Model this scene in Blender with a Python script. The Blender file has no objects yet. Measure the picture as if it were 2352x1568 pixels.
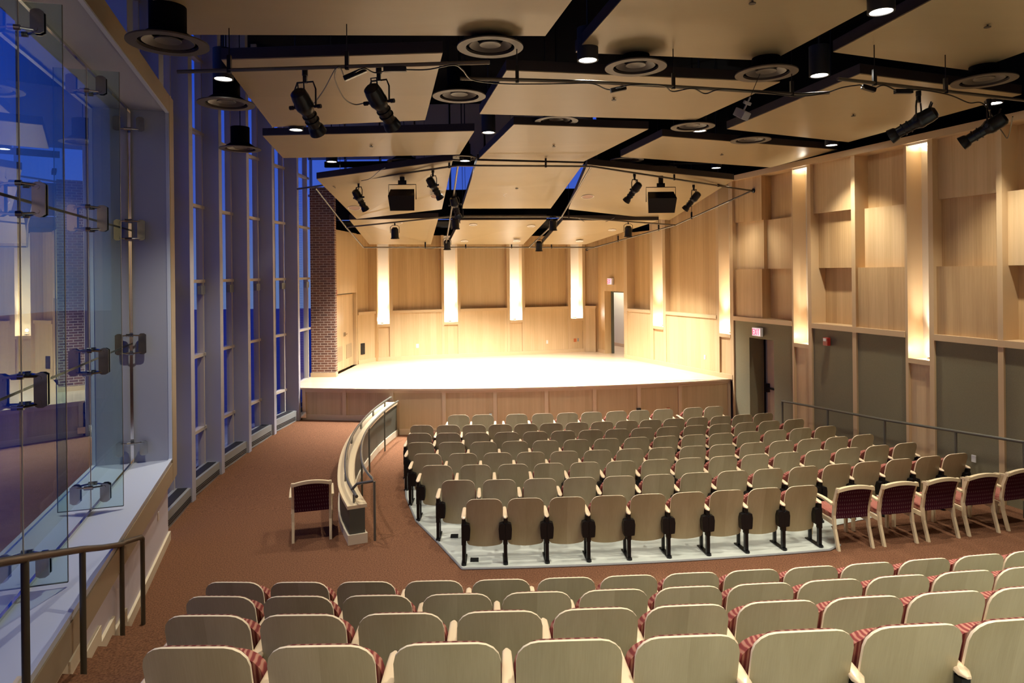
import bpy, bmesh, math, random
from mathutils import Vector, Matrix
random.seed(7)
SC = bpy.context.scene
COL = SC.collection
PI = math.pi
# ------------------------------------------------------------------ survey helpers
F = 1568.0; PX, PY = 1176.0, 627.0; ROLL = 0.0105; EYE = 3.86
def ray(px, py):
    dx, dy = px-PX, py-PY
    return (dx-ROLL*dy)/F, (dy+ROLL*dx)/F          # lateral and downward slope per metre of depth
def atz(px, py, z):                                 # point seen at a pixel, at height z
    a, b = ray(px, py); Y = (EYE-z)/b
    return Vector((a*Y, Y, z))
def aty(px, py, Y):
    a, b = ray(px, py)
    return Vector((a*Y, Y, EYE-b*Y))
CX, CY = -1.2, 40.9                                 # centre of the curved rows
def arc_y(R, x): return CY-math.sqrt(R*R-(x-CX)**2)
def arc_hit(px, py, R):
    k, _ = ray(px, py)
    A = k*k+1; B = -2*k*CX-2*CY; Cc = CX*CX+CY*CY-R*R
    Y = (-B-math.sqrt(B*B-4*A*Cc))/(2*A)
    return Vector((k*Y, Y, 0))
def low_z(x, y):                                    # lower seating floor, falls gently to the stage
    R = math.hypot(x-CX, y-CY)
    return -min(.14, max(0, .03*(31-R)))
def ramp_z(x, y): return min(.20, max(0, (y-11.0)*.20/6.0))
# ------------------------------------------------------------------ materials
def mat(name):
    m = bpy.data.materials.new(name); m.use_nodes = True
    nt = m.node_tree; b = nt.nodes['Principled BSDF']
    return m, nt, b
def plain(name, col, rough=.5, metal=0, emit=None, es=0, spec=None):
    m, nt, b = mat(name)
    b.inputs['Base Color'].default_value = (*col, 1)
    b.inputs['Roughness'].default_value = rough
    b.inputs['Metallic'].default_value = metal
    if spec is not None: b.inputs['Specular IOR Level'].default_value = spec
    if emit:
        b.inputs['Emission Color'].default_value = (*emit, 1)
        b.inputs['Emission Strength'].default_value = es
    return m
def nd(nt, t, **kw):
    n = nt.nodes.new(t)
    for k, v in kw.items(): setattr(n, k, v)
    return n
def ramp(nt, fac, stops):
    r = nd(nt, 'ShaderNodeValToRGB')
    while len(r.color_ramp.elements) < len(stops): r.color_ramp.elements.new(.5)
    for e, (p, c) in zip(r.color_ramp.elements, stops):
        e.position = p; e.color = (*c, 1)
    nt.links.new(fac, r.inputs[0]); return r.outputs[0]
def mathn(nt, op, a, b=None, c=None):
    n = nd(nt, 'ShaderNodeMath', operation=op)
    for i, v in enumerate((a, b, c)):
        if v is None: continue
        if isinstance(v, (int, float)): n.inputs[i].default_value = v
        else: nt.links.new(v, n.inputs[i])
    return n.outputs[0]
def mixc(nt, f, a, b, mode='MIX'):
    n = nd(nt, 'ShaderNodeMix', data_type='RGBA', blend_type=mode)
    if isinstance(f, (int, float)): n.inputs[0].default_value = f
    else: nt.links.new(f, n.inputs[0])
    for i, v in ((6, a), (7, b)):
        if isinstance(v, tuple): n.inputs[i].default_value = (*v, 1)
        else: nt.links.new(v, n.inputs[i])
    return n.outputs[2]
def veneer(name, c1, c2, leaf=.15, rough=.42, horiz=False, contrast=1.0, gscale=1.0, obj=False):
    """book-matched maple veneer running vertically (u along the wall, v up, in metres)"""
    m, nt, b = mat(name)
    tc = nd(nt, 'ShaderNodeTexCoord')
    sep = nd(nt, 'ShaderNodeSeparateXYZ')
    nt.links.new(tc.outputs['Object' if obj else 'UV'], sep.inputs[0])
    u, v = (sep.outputs[0], sep.outputs[2 if obj else 1])
    if horiz: u, v = v, u
    oi = nd(nt, 'ShaderNodeObjectInfo')
    off = mathn(nt, 'MULTIPLY', oi.outputs['Random'], 37.0)
    leafc = mathn(nt, 'DIVIDE', u, leaf)
    tri = mathn(nt, 'PINGPONG', leafc, 1.0)
    fl = mathn(nt, 'FLOOR', leafc)
    wn = nd(nt, 'ShaderNodeTexWhiteNoise', noise_dimensions='2D')
    cmb = nd(nt, 'ShaderNodeCombineXYZ'); nt.links.new(fl, cmb.inputs[0]); nt.links.new(off, cmb.inputs[1])
    nt.links.new(cmb.outputs[0], wn.inputs[0])
    g = nd(nt, 'ShaderNodeCombineXYZ')
    nt.links.new(mathn(nt, 'ADD', mathn(nt, 'MULTIPLY', tri, 4.5*gscale), off), g.inputs[0])
    nt.links.new(mathn(nt, 'MULTIPLY', v, .5*gscale), g.inputs[1])
    n1 = nd(nt, 'ShaderNodeTexNoise'); n1.inputs['Scale'].default_value = 1.0; n1.inputs['Detail'].default_value = 5; n1.inputs['Distortion'].default_value = .5
    nt.links.new(g.outputs[0], n1.inputs['Vector'])
    g2 = nd(nt, 'ShaderNodeCombineXYZ')
    nt.links.new(mathn(nt, 'MULTIPLY', u, 90*gscale), g2.inputs[0]); nt.links.new(mathn(nt, 'MULTIPLY', v, 3*gscale), g2.inputs[1]); nt.links.new(off, g2.inputs[2])
    n2 = nd(nt, 'ShaderNodeTexNoise'); n2.inputs['Scale'].default_value = 1.0; n2.inputs['Detail'].default_value = 2
    nt.links.new(g2.outputs[0], n2.inputs['Vector'])
    f = mathn(nt, 'ADD', mathn(nt, 'MULTIPLY', n1.outputs[0], .75*contrast), mathn(nt, 'MULTIPLY', n2.outputs[0], .35*contrast))
    f = mathn(nt, 'ADD', f, mathn(nt, 'MULTIPLY', wn.outputs[0], .34*contrast))
    f = mathn(nt, 'ADD', f, .5-.72*contrast)
    c = ramp(nt, f, [(.15, c1), (.85, c2)])
    nt.links.new(c, b.inputs['Base Color']); b.inputs['Roughness'].default_value = rough
    return m
def noisy(name, c1, c2, scale=60, rough=.9, bump=0, detail=4, coord='Object', spec=None):
    m, nt, b = mat(name)
    tc = nd(nt, 'ShaderNodeTexCoord'); n = nd(nt, 'ShaderNodeTexNoise')
    n.inputs['Scale'].default_value = scale; n.inputs['Detail'].default_value = detail
    nt.links.new(tc.outputs[coord], n.inputs['Vector'])
    nt.links.new(ramp(nt, n.outputs[0], [(.3, c1), (.7, c2)]), b.inputs['Base Color'])
    b.inputs['Roughness'].default_value = rough
    if spec is not None: b.inputs['Specular IOR Level'].default_value = spec
    if bump:
        bp = nd(nt, 'ShaderNodeBump'); bp.inputs['Strength'].default_value = bump; bp.inputs['Distance'].default_value = .01
        nt.links.new(n.outputs[0], bp.inputs['Height']); nt.links.new(bp.outputs[0], b.inputs['Normal'])
    return m
M = {}
M['maple'] = veneer('maple wall veneer', (.47, .30, .135), (.64, .44, .22), contrast=1.3)
M['maple_b'] = veneer('maple wall veneer pale', (.54, .37, .185), (.70, .51, .29), leaf=.2)
M['mtrim'] = veneer('maple trim', (.56, .39, .21), (.68, .50, .29), leaf=3, contrast=.5)
M['fascia'] = veneer('stage fascia veneer', (.52, .39, .215), (.66, .52, .31), leaf=.12)
M['niche'] = veneer('pale niche lining', (.70, .60, .45), (.78, .69, .54), leaf=2, contrast=.5)
M['strim'] = veneer('pale stage trim', (.66, .52, .33), (.76, .62, .42), leaf=3, contrast=.5)
M['ceil'] = veneer('ceiling panel veneer', (.315, .24, .125), (.385, .30, .165), leaf=2, horiz=True, contrast=.6, rough=.38)
M['panel_edge'] = plain('dark panel edge', (.022, .014, .012), .6)
M['stage'] = veneer('stage maple strip floor', (.68, .51, .32), (.80, .63, .43), leaf=.057, rough=.22, horiz=True, contrast=.9)
M['seatwood'] = veneer('seat plywood', (.37, .31, .17), (.50, .43, .26), leaf=3, rough=.26, contrast=1.25, gscale=2.6, obj=True)
M['seatedge'] = plain('pale plywood edge', (.82, .70, .50), .3)
M['arm'] = veneer('maple armrest', (.72, .55, .36), (.82, .66, .45), leaf=3, rough=.25, contrast=.5, obj=True)
M['chairwood'] = veneer('chair maple', (.62, .50, .31), (.74, .61, .40), leaf=3, rough=.35, contrast=.5, obj=True)
M['black'] = plain('black steel', (.006, .006, .007), .3, spec=.35)
M['matte'] = plain('matte black', (.0035, .0035, .004), .9, spec=.05)
M['duct'] = plain('black duct', (.010, .010, .012), .6)
M['diff'] = plain('dark grille enamel', (.062, .048, .036), .5)
M['pipe'] = plain('lighting pipe', (.13, .11, .085), .35, .6)
M['carpet'] = noisy('rust brown carpet', (.100, .046, .026), (.225, .108, .058), 55, 1, .5, 8, spec=.05)
M['concrete'] = noisy('sealed concrete', (.46, .50, .45), (.60, .63, .57), 2.4, .55, 0, 6)
M['olive'] = noisy('olive fabric panel', (.20, .18, .112), (.245, .22, .14), 120, .95, .1, 2, spec=.1)
M['olive_wall'] = plain('dark olive laminate', (.075, .078, .060), .5)
M['paint'] = plain('pale lavender steel paint', (.40, .40, .47), .5)
M['panel_paint'] = plain('grey blue painted panel', (.36, .38, .44), .45)
M['wallpaint'] = plain('lilac white wall paint', (.62, .58, .64), .7)
M['frame'] = plain('beige mullion', (.55, .49, .42), .45)
M['boxtrim'] = plain('tan painted trim', (.34, .27, .18), .5)
M['sill'] = plain('pale grey sill', (.56, .62, .72), .3)
M['greymetal'] = plain('grey enclosure', (.26, .27, .27), .5)
M['steel'] = plain('polished steel', (.62, .62, .64), .12, 1)
M['clampsteel'] = plain('dark stainless fitting', (.30, .30, .32), .18, 1)
M['rail'] = plain('bronze handrail paint', (.085, .070, .048), .38, .3)
M['railgrey'] = plain('grey green handrail paint', (.13, .125, .10), .35, .3)
M['base'] = plain('cream baseboard', (.72, .63, .46), .5)
M['white'] = plain('white plastic', (.8, .78, .74), .4)
M['orange'] = plain('orange plate', (.5, .13, .04), .4)
M['red'] = plain('red enamel', (.42, .03, .02), .35)
M['redsign'] = plain('red exit letters', (.8, .02, .05), .5, emit=(1, .03, .10), es=2.2)
M['signface'] = plain('lit sign face', (.8, .5, .5), .5, emit=(1, .72, .78), es=1.0)
M['louvre'] = plain('tan louvre', (.45, .34, .2), .5)
M['hall'] = plain('cream corridor wall', (.75, .68, .52), .8)
M['lamp'] = plain('lit lamp lens', (.9, .9, .9), .5, emit=(1, .95, .86), es=30)
M['lampw'] = plain('lit par lens', (.9, .9, .9), .5, emit=(1, .93, .80), es=14)
M['glow'] = plain('lit uplight lens', (.9, .9, .9), .5, emit=(1, .86, .60), es=14)
M['recess'] = plain('recessed can trim', (.75, .7, .6), .4)
M['grille'] = plain('pinkish speaker grille', (.40, .27, .21), .8)
M['camera'] = plain('grey plastic housing', (.30, .28, .27), .4)
M['ground'] = noisy('outside paving', (.17, .18, .22), (.21, .22, .26), 3, .9)
# brick
def brick():
    m, nt, b = mat('dark red brick')
    tc = nd(nt, 'ShaderNodeTexCoord'); br = nd(nt, 'ShaderNodeTexBrick')
    br.offset = .5
    for k, v in (('Color1', (.15, .058, .030, 1)), ('Color2', (.062, .026, .017, 1)), ('Mortar', (.46, .38, .30, 1))): br.inputs[k].default_value = v
    for k, v in (('Scale', 1), ('Mortar Size', .008), ('Mortar Smooth', .1), ('Bias', -.2), ('Brick Width', .203), ('Row Height', .0677)): br.inputs[k].default_value = v
    nt.links.new(tc.outputs['UV'], br.inputs['Vector']); nt.links.new(br.outputs[0], b.inputs['Base Color'])
    b.inputs['Roughness'].default_value = .85
    bp = nd(nt, 'ShaderNodeBump'); bp.inputs['Strength'].default_value = .5; bp.inputs['Distance'].default_value = .01; bp.invert = True
    nt.links.new(br.outputs[1], bp.inputs['Height']); nt.links.new(bp.outputs[0], b.inputs['Normal'])
    return m
M['brick'] = brick()
def fabric(name, base, hi, lo, su, sv):
    m, nt, b = mat(name)
    tc = nd(nt, 'ShaderNodeTexCoord')
    mp = nd(nt, 'ShaderNodeMapping'); mp.inputs['Scale'].default_value = (su, su, sv)
    nt.links.new(tc.outputs['Object'], mp.inputs[0])
    w = nd(nt, 'ShaderNodeTexWave', wave_type='BANDS', bands_direction='X'); w.inputs['Scale'].default_value = 1; w.inputs['Distortion'].default_value = 3.5; w.inputs['Detail'].default_value = 1
    nt.links.new(mp.outputs[0], w.inputs['Vector'])
    v = nd(nt, 'ShaderNodeTexNoise'); v.inputs['Scale'].default_value = .9; v.inputs['Detail'].default_value = 1
    nt.links.new(mp.outputs[0], v.inputs['Vector'])
    c = ramp(nt, w.outputs[0], [(.25, lo), (.55, base), (.85, hi)])
    c = mixc(nt, mathn(nt, 'MULTIPLY', v.outputs[0], .6), c, lo)
    nt.links.new(c, b.inputs['Base Color']); b.inputs['Roughness'].default_value = .9; b.inputs['Specular IOR Level'].default_value = .15
    return m
M['fab'] = fabric('burgundy figured upholstery', (.25, .085, .06), (.36, .22, .15), (.12, .03, .028), 8, 4)
M['fabseat'] = fabric('rose figured upholstery', (.38, .12, .085), (.52, .27, .19), (.20, .045, .042), 13, 6)
def weave():
    m, nt, b = mat('maroon woven back')
    tc = nd(nt, 'ShaderNodeTexCoord'); sep = nd(nt, 'ShaderNodeSeparateXYZ'); nt.links.new(tc.outputs['Object'], sep.inputs[0])
    u = mathn(nt, 'MULTIPLY', sep.outputs[0], 30.0); v = mathn(nt, 'MULTIPLY', sep.outputs[2], 17.0)
    du = mathn(nt, 'ABSOLUTE', mathn(nt, 'SUBTRACT', mathn(nt, 'FRACT', mathn(nt, 'ADD', u, mathn(nt, 'MULTIPLY', v, .15))), .5))
    dv = mathn(nt, 'ABSOLUTE', mathn(nt, 'SUBTRACT', mathn(nt, 'FRACT', v), .5))
    e = mathn(nt, 'ADD', mathn(nt, 'MULTIPLY', du, 3.2), mathn(nt, 'MULTIPLY', dv, 1.5))
    c = ramp(nt, e, [(.45, (.16, .09, .09)), (.62, (.050, .006, .016))])
    nt.links.new(c, b.inputs['Base Color']); b.inputs['Roughness'].default_value = .85; b.inputs['Specular IOR Level'].default_value = .15
    return m
M['weave'] = weave()
def glass(name, tint, k, refl=(1, 1, 1)):
    m = bpy.data.materials.new(name); m.use_nodes = True; nt = m.node_tree; nt.nodes.clear()
    o = nd(nt, 'ShaderNodeOutputMaterial'); mx = nd(nt, 'ShaderNodeMixShader')
    t = nd(nt, 'ShaderNodeBsdfTransparent'); t.inputs[0].default_value = (*tint, 1)
    g = nd(nt, 'ShaderNodeBsdfGlossy'); g.inputs['Roughness'].default_value = 0.0; g.inputs[0].default_value = (*refl, 1)
    ge = nd(nt, 'ShaderNodeNewGeometry'); vd = nd(nt, 'ShaderNodeVectorMath', operation='DOT_PRODUCT')
    nt.links.new(ge.outputs['Incoming'], vd.inputs[0]); nt.links.new(ge.outputs['Normal'], vd.inputs[1])
    sch = mathn(nt, 'POWER', mathn(nt, 'SUBTRACT', 1.0, mathn(nt, 'ABSOLUTE', vd.outputs['Value'])), 5.0)
    f = mathn(nt, 'MINIMUM', mathn(nt, 'MULTIPLY', mathn(nt, 'ADD', mathn(nt, 'MULTIPLY', sch, .96), .04), k), 1.0)
    nt.links.new(f, mx.inputs[0]); nt.links.new(t.outputs[0], mx.inputs[1]); nt.links.new(g.outputs[0], mx.inputs[2]); nt.links.new(mx.outputs[0], o.inputs[0])
    return m
M['glass'] = glass('clear green tinted glass', (.80, .90, .90), 2.8)
M['finglass'] = glass('glass fin', (.78, .88, .88), 1.0)
M['pane'] = glass('window pane', (.9, .93, .95), 1.2)
# ------------------------------------------------------------------ mesh builder
class MB:
    def __init__(s): s.v = []; s.f = []; s.m = []
    def poly(s, pts, mi=0):
        n = len(s.v); s.v += [tuple(p) for p in pts]; s.f.append(tuple(range(n, n+len(pts)))); s.m.append(mi)
    def hexa(s, p, mi=0):                        # 8 points, bottom ring then top ring
        n = len(s.v); s.v += [tuple(q) for q in p]
        for f in ((3, 2, 1, 0), (4, 5, 6, 7), (0, 1, 5, 4), (1, 2, 6, 5), (2, 3, 7, 6), (3, 0, 4, 7)):
            s.f.append(tuple(n+i for i in f)); s.m.append(mi)
        return s
    def box(s, x0, x1, y0, y1, z0, z1, mi=0):
        return s.hexa([(x0, y0, z0), (x1, y0, z0), (x1, y1, z0), (x0, y1, z0), (x0, y0, z1), (x1, y0, z1), (x1, y1, z1), (x0, y1, z1)], mi)
    def prism(s, pts, z0, z1, mi=0):
        """pts ccw in plan; z0/z1 numbers or functions of (x,y)"""
        g0 = z0 if callable(z0) else (lambda x, y: z0)
        g1 = z1 if callable(z1) else (lambda x, y: z1)
        a = sum(pts[i][0]*pts[(i+1) % len(pts)][1]-pts[(i+1) % len(pts)][0]*pts[i][1] for i in range(len(pts)))
        if a < 0: pts = pts[::-1]
        n = len(s.v); k = len(pts)
        s.v += [(p[0], p[1], g0(p[0], p[1])) for p in pts]+[(p[0], p[1], g1(p[0], p[1])) for p in pts]
        s.f.append(tuple(range(n+k-1, n-1, -1))); s.m.append(mi)
        s.f.append(tuple(range(n+k, n+2*k))); s.m.append(mi)
        for i in range(k):
            j = (i+1) % k
            s.f.append((n+i, n+j, n+k+j, n+k+i)); s.m.append(mi)
        return s
    def tube(s, pts, r, seg=8, mi=0, cap=True, closed=False):
        pts = [Vector(p) for p in pts]; rs = r if isinstance(r, (list, tuple)) else [r]*len(pts)
        n0 = len(s.v); N = len(pts); up = None
        for i, p in enumerate(pts):
            if closed: d = pts[(i+1) % N]-pts[i-1]
            else: d = pts[min(i+1, N-1)]-pts[max(i-1, 0)]
            d.normalize()
            if up is None: up = Vector((0, 0, 1)) if abs(d.z) < .9 else Vector((1, 0, 0))
            a = d.cross(up)
            if a.length < 1e-4: a = d.cross(Vector((0, 1, 0)))
            a.normalize(); b = a.cross(d).normalized(); up = b
            for k in range(seg):
                t = 2*PI*k/seg
                s.v.append(tuple(p+(a*math.cos(t)+b*math.sin(t))*rs[i]))
        for i in range(N if closed else N-1):
            for k in range(seg):
                a0 = n0+i*seg+k; a1 = n0+i*seg+(k+1) % seg
                b0 = n0+((i+1) % N)*seg+k; b1 = n0+((i+1) % N)*seg+(k+1) % seg
                s.f.append((a0, a1, b1, b0)); s.m.append(mi)
        if cap and not closed:
            s.f.append(tuple(n0+k for k in range(seg))[::-1]); s.m.append(mi)
            s.f.append(tuple(n0+(N-1)*seg+k for k in range(seg))); s.m.append(mi)
        return s
    def lathe(s, prof, seg=24, mi=0, axis=None, origin=(0, 0, 0)):
        """prof: list of (r, t) along axis"""
        ax = Vector(axis or (0, 0, 1)).normalized(); o = Vector(origin)
        h = Vector((1, 0, 0)) if abs(ax.x) < .9 else Vector((0, 1, 0))
        a = ax.cross(h).normalized(); b = ax.cross(a).normalized(); n0 = len(s.v)
        for r, t in prof:
            for k in range(seg):
                q = 2*PI*k/seg
                s.v.append(tuple(o+ax*t+(a*math.cos(q)+b*math.sin(q))*max(r, 1e-4)))
        for i in range(len(prof)-1):
            for k in range(seg):
                s.f.append((n0+i*seg+k, n0+i*seg+(k+1) % seg, n0+(i+1)*seg+(k+1) % seg, n0+(i+1)*seg+k)); s.m.append(mi)
        return s
    def disc(s, c, r, n=(0, 0, -1), seg=24, mi=0):
        ax = Vector(n).normalized(); h = Vector((1, 0, 0)) if abs(ax.x) < .9 else Vector((0, 1, 0))
        a = ax.cross(h).normalized(); b = ax.cross(a).normalized(); c = Vector(c)
        s.poly([c+(a*math.cos(2*PI*k/seg)+b*math.sin(2*PI*k/seg))*r for k in range(seg)], mi); return s
    def mesh(s, name, mats, smooth=False, bevel=0, fixn=True):
        me = bpy.data.meshes.new(name); me.from_pydata(s.v, [], s.f)
        if not isinstance(mats, (list, tuple)): mats = [mats]
        for m in mats: me.materials.append(m)
        for p, i in zip(me.polygons, s.m): p.material_index = i
        bm = bmesh.new(); bm.from_mesh(me)
        if fixn: bmesh.ops.recalc_face_normals(bm, faces=bm.faces)
        if bevel: bmesh.ops.bevel(bm, geom=[e for e in bm.edges if e.is_manifold and e.calc_face_angle(0) > .6], offset=bevel, segments=2, profile=.6, affect='EDGES')
        bm.to_mesh(me); bm.free()
        uv = me.uv_layers.new(name='UVMap')
        for p in me.polygons:
            n = p.normal
            for li in p.loop_indices:
                c = me.vertices[me.loops[li].vertex_index].co
                if abs(n.z) < .8:
                    l = math.hypot(n.x, n.y); uv.data[li].uv = ((-n.y*c.x+n.x*c.y)/l, c.z)
                else: uv.data[li].uv = (c.x, c.y)
        if smooth:
            me.polygons.foreach_set('use_smooth', [True]*len(me.polygons))
            try: me.set_sharp_from_angle(angle=math.radians(40))
            except Exception: pass
        me.update(); return me
    def build(s, name, mats, parent=None, smooth=False, bevel=0, **kw):
        return link(name, s.mesh(name, mats, smooth, bevel), parent, **kw)
def link(name, me, parent=None, loc=None, rz=None, label=None):
    o = bpy.data.objects.new(name, me); COL.objects.link(o)
    if parent: o.parent = parent
    if loc is not None: o.location = loc
    if rz is not None: o.rotation_euler.z = rz
    if label: o['label'] = label
    return o
def empty(name, loc=(0, 0, 0), rz=0):
    o = bpy.data.objects.new(name, None); COL.objects.link(o); o.location = loc; o.rotation_euler.z = rz; o.empty_display_size = .2
    return o
def tag(o, label, cat, group=None, kind=None):
    o['label'] = label; o['category'] = cat
    if group: o['group'] = group
    if kind: o['kind'] = kind
    return o
def struct(o, label=None):
    o['kind'] = 'structure'
    if label: o['label'] = label
    return o
def copy_tree(o, parent=None):
    c = o.copy(); COL.objects.link(c)
    if parent: c.parent = parent
    for ch in list(o.children): copy_tree(ch, c)
    return c
ORD = ['', 'first', 'second', 'third', 'fourth', 'fifth', 'sixth', 'seventh', 'eighth', 'ninth', 'tenth', 'eleventh', 'twelfth', 'thirteenth', 'fourteenth', 'fifteenth']
# ------------------------------------------------------------------ camera
cd = bpy.data.cameras.new('camera'); cam = bpy.data.objects.new('camera', cd); COL.objects.link(cam)
cd.sensor_width = 36; cd.sensor_fit = 'HORIZONTAL'; cd.lens = 36*F/2352
cd.shift_x = 0; cd.shift_y = -(784-PY)/2352; cd.clip_start = .05; cd.clip_end = 300
c_, s_ = math.cos(ROLL), math.sin(ROLL)
cam.matrix_world = Matrix(((c_, s_, 0, 0), (0, 0, -1, 0), (-s_, c_, 0, EYE), (0, 0, 0, 1)))
SC.camera = cam
# ------------------------------------------------------------------ floors
def wl_x(y): return -1.79-.323*y                    # wall under the bay window
HW_R = [(-2.16, 9.86), (-2.50, 10.7), (-2.78, 11.8), (-2.97, 12.9), (-3.06, 14.0), (-3.07, 15.2), (-3.0, 16.2), (-2.90, arc_y(24.0, -2.90)-.003)]   # half wall, seating side
def offset(pl, d):
    out = []
    for i, p in enumerate(pl):
        a = Vector(pl[max(i-1, 0)]); b = Vector(pl[min(i+1, len(pl)-1)]); t = (b-a).normalized()
        out.append((p[0]-t.y*d, p[1]+t.x*d))
    return out
def smooth_pl(pl, n=4):
    P = [Vector(p) for p in pl]; out = []
    for i in range(len(P)-1):
        p0 = P[max(i-1, 0)]; p1 = P[i]; p2 = P[i+1]; p3 = P[min(i+2, len(P)-1)]
        for k in range(n):
            t = k/n
            out.append(tuple(.5*((2*p1)+(p2-p0)*t+(2*p0-5*p1+4*p2-p3)*t*t+(3*p1-p0-3*p2+p3)*t**3)))
    out.append(tuple(P[-1])); return out
HWR = smooth_pl(HW_R, 4); HWM = offset(HWR, .11); HWL = offset(HWR, .22)
def interp(pl, y):
    for a, b in zip(pl, pl[1:]):
        if a[1] <= y <= b[1]: return a[0]+(b[0]-a[0])*(y-a[1])/(b[1]-a[1])
    return pl[-1][0] if y > pl[-1][1] else pl[0][0]
P0 = Vector((5.77, 17.87)); T0 = Vector((.3130, -.9498)); 
def wr_x(y): return 5.77+(17.87-y)*.3296
fl = MB(); ys = [6.0, 7, 8, 9, 9.5]+[9.8+.4*i for i in range(20)]+[17.6]
def strip(xa, xb, zf, y0, y1, nx):
    yl = [y for y in ys if y0 < y < y1]; yl = [y0]+yl+[y1]
    for a, b in zip(yl, yl[1:]):
        for i in range(nx):
            q = []
            for (y, t) in ((a, i/nx), (a, (i+1)/nx), (b, (i+1)/nx), (b, i/nx)):
                x = xa(y)+(xb(y)-xa(y))*t; q.append((x, y, zf(x, y)))
            fl.poly(q)
strip(lambda y: -6.3, lambda y: wr_x(y)+.3, lambda x, y: 0, 6.0, 9.8, 6)
strip(lambda y: interp(HWM, y), lambda y: wr_x(y)+.3, low_z, 9.8, 17.8, 14)
strip(lambda y: -6.3, lambda y: interp(HWM, y), ramp_z, 9.8, 17.8, 4)
struct(fl.build('floor', M['carpet']), 'rust brown carpeted floor of cross aisle, lower hall and ramp')
# concrete pad beneath the lower seats
pad_l = [atz(1062, 1308, 0), atz(1006, 1247, 0), atz(956, 1194, 0), atz(933, 1139, -.03), atz(929, 1078, -.08)]
padl = [(p.x, p.y) for p in pad_l]+[(-2.2, 14.6), (-2.2, 15.3)]
padl[0] = (padl[0][0], padl[0][1]-.0)
padf = [(x, arc_y(32.0, x)) for x in [-.68+.25*i for i in range(21)]]
padr = [(4.55, 9.55), (4.75, 10.25), (7.2, 11.3), (6.7, 12.0), (6.3, 13.2), (5.7, 14.8), (5.2, 15.6)]
pad = MB(); poly = padf+padr+[(x, arc_y(25.3, x)) for x in (3, 0, -2)]+padl[::-1][:-1]
bm = bmesh.new(); vs = [bm.verts.new((x, y, 0)) for x, y in poly]; bm.faces.new(vs)
bmesh.ops.triangulate(bm, faces=bm.faces)
for _ in range(3): bmesh.ops.subdivide_edges(bm, edges=[e for e in bm.edges if e.calc_length() > .8], cuts=1, use_grid_fill=True)
bmesh.ops.triangulate(bm, faces=bm.faces)
for v in bm.verts: v.co.z = low_z(v.co.x, v.co.y)+.012
bmesh.ops.recalc_face_normals(bm, faces=bm.faces)
if sum(f.normal.z for f in bm.faces) < 0: bmesh.ops.reverse_faces(bm, faces=bm.faces)
me = bpy.data.meshes.new('seating_pad'); bm.to_mesh(me); bm.free(); me.materials.append(M['concrete'])
padob = link('floor', me); struct(padob, 'pale sealed concrete floor beneath the lower block of seats')
edge = MB(); edge.tube([(x, y, low_z(x, y)+.012) for x, y in padl[::-1]+padf+padr[:1]], .016, 6)
struct(edge.build('trim_1', M['greymetal']), 'dark grey metal edging between carpet and concrete')
# upper tier: nosings on arcs; rise .16 each
nos = [(33.78, .16), (34.26, .32), (34.74, .48), (35.20, .64), (35.68, .79), (36.12, .95), (36.56, 1.10), (37.0, 1.23), (37.42, 1.35), (38.1, 1.6), (38.9, 1.85), (39.7, 2.1)]
st = MB()
for i, (R, z) in enumerate(nos):
    R2 = nos[i+1][0] if i+1 < len(nos) else 42
    xs = [-5.2+.35*k for k in range(22)]
    xl = [x for x in xs if x <= -1.2]
    zprev = nos[i-1][1] if i else 0
    for xa, xb in zip(xs, xs[1:]):
        if xa > -1.0: break
        ya, yb = arc_y(R, xa), arc_y(R, xb); ya2, yb2 = (arc_y(min(R2, 41.5), xa), arc_y(min(R2, 41.5), xb))
        st.poly([(xa, ya2, z), (xb, yb2, z), (xb, yb, z), (xa, ya, z)])
        st.poly([(xa, ya, z), (xb, yb, z), (xb, yb, zprev), (xa, ya, zprev)])
struct(st.build('floor', M['carpet']), 'carpeted stairs rising beside the left wall')
tiers = [(34.62, .48), (35.62, .79), (36.5, 1.10), (37.36, 1.35), (38.5, 1.85)]
tp = MB()
for i, (R, z) in enumerate(tiers):
    R2 = tiers[i+1][0] if i+1 < len(tiers) else 41.0
    zp = tiers[i-1][1] if i else 0
    xs = [-1.0-(.9 if i == 0 else .55 if i == 1 else .25 if i == 2 else 0)+.5*k for k in range(26)]
    for xa, xb in zip(xs, xs[1:]):
        if xb > wr_x(6)+1: break
        tp.poly([(xa, arc_y(R2, xa), z), (xb, arc_y(R2, xb), z), (xb, arc_y(R, xb), z), (xa, arc_y(R, xa), z)])
        tp.poly([(xa, arc_y(R, xa), z), (xb, arc_y(R, xb), z), (xb, arc_y(R, xb), zp), (xa, arc_y(R, xa), zp)])
struct(tp.build('floor', M['concrete']), 'stepped concrete floor under the near block of seats')
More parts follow.
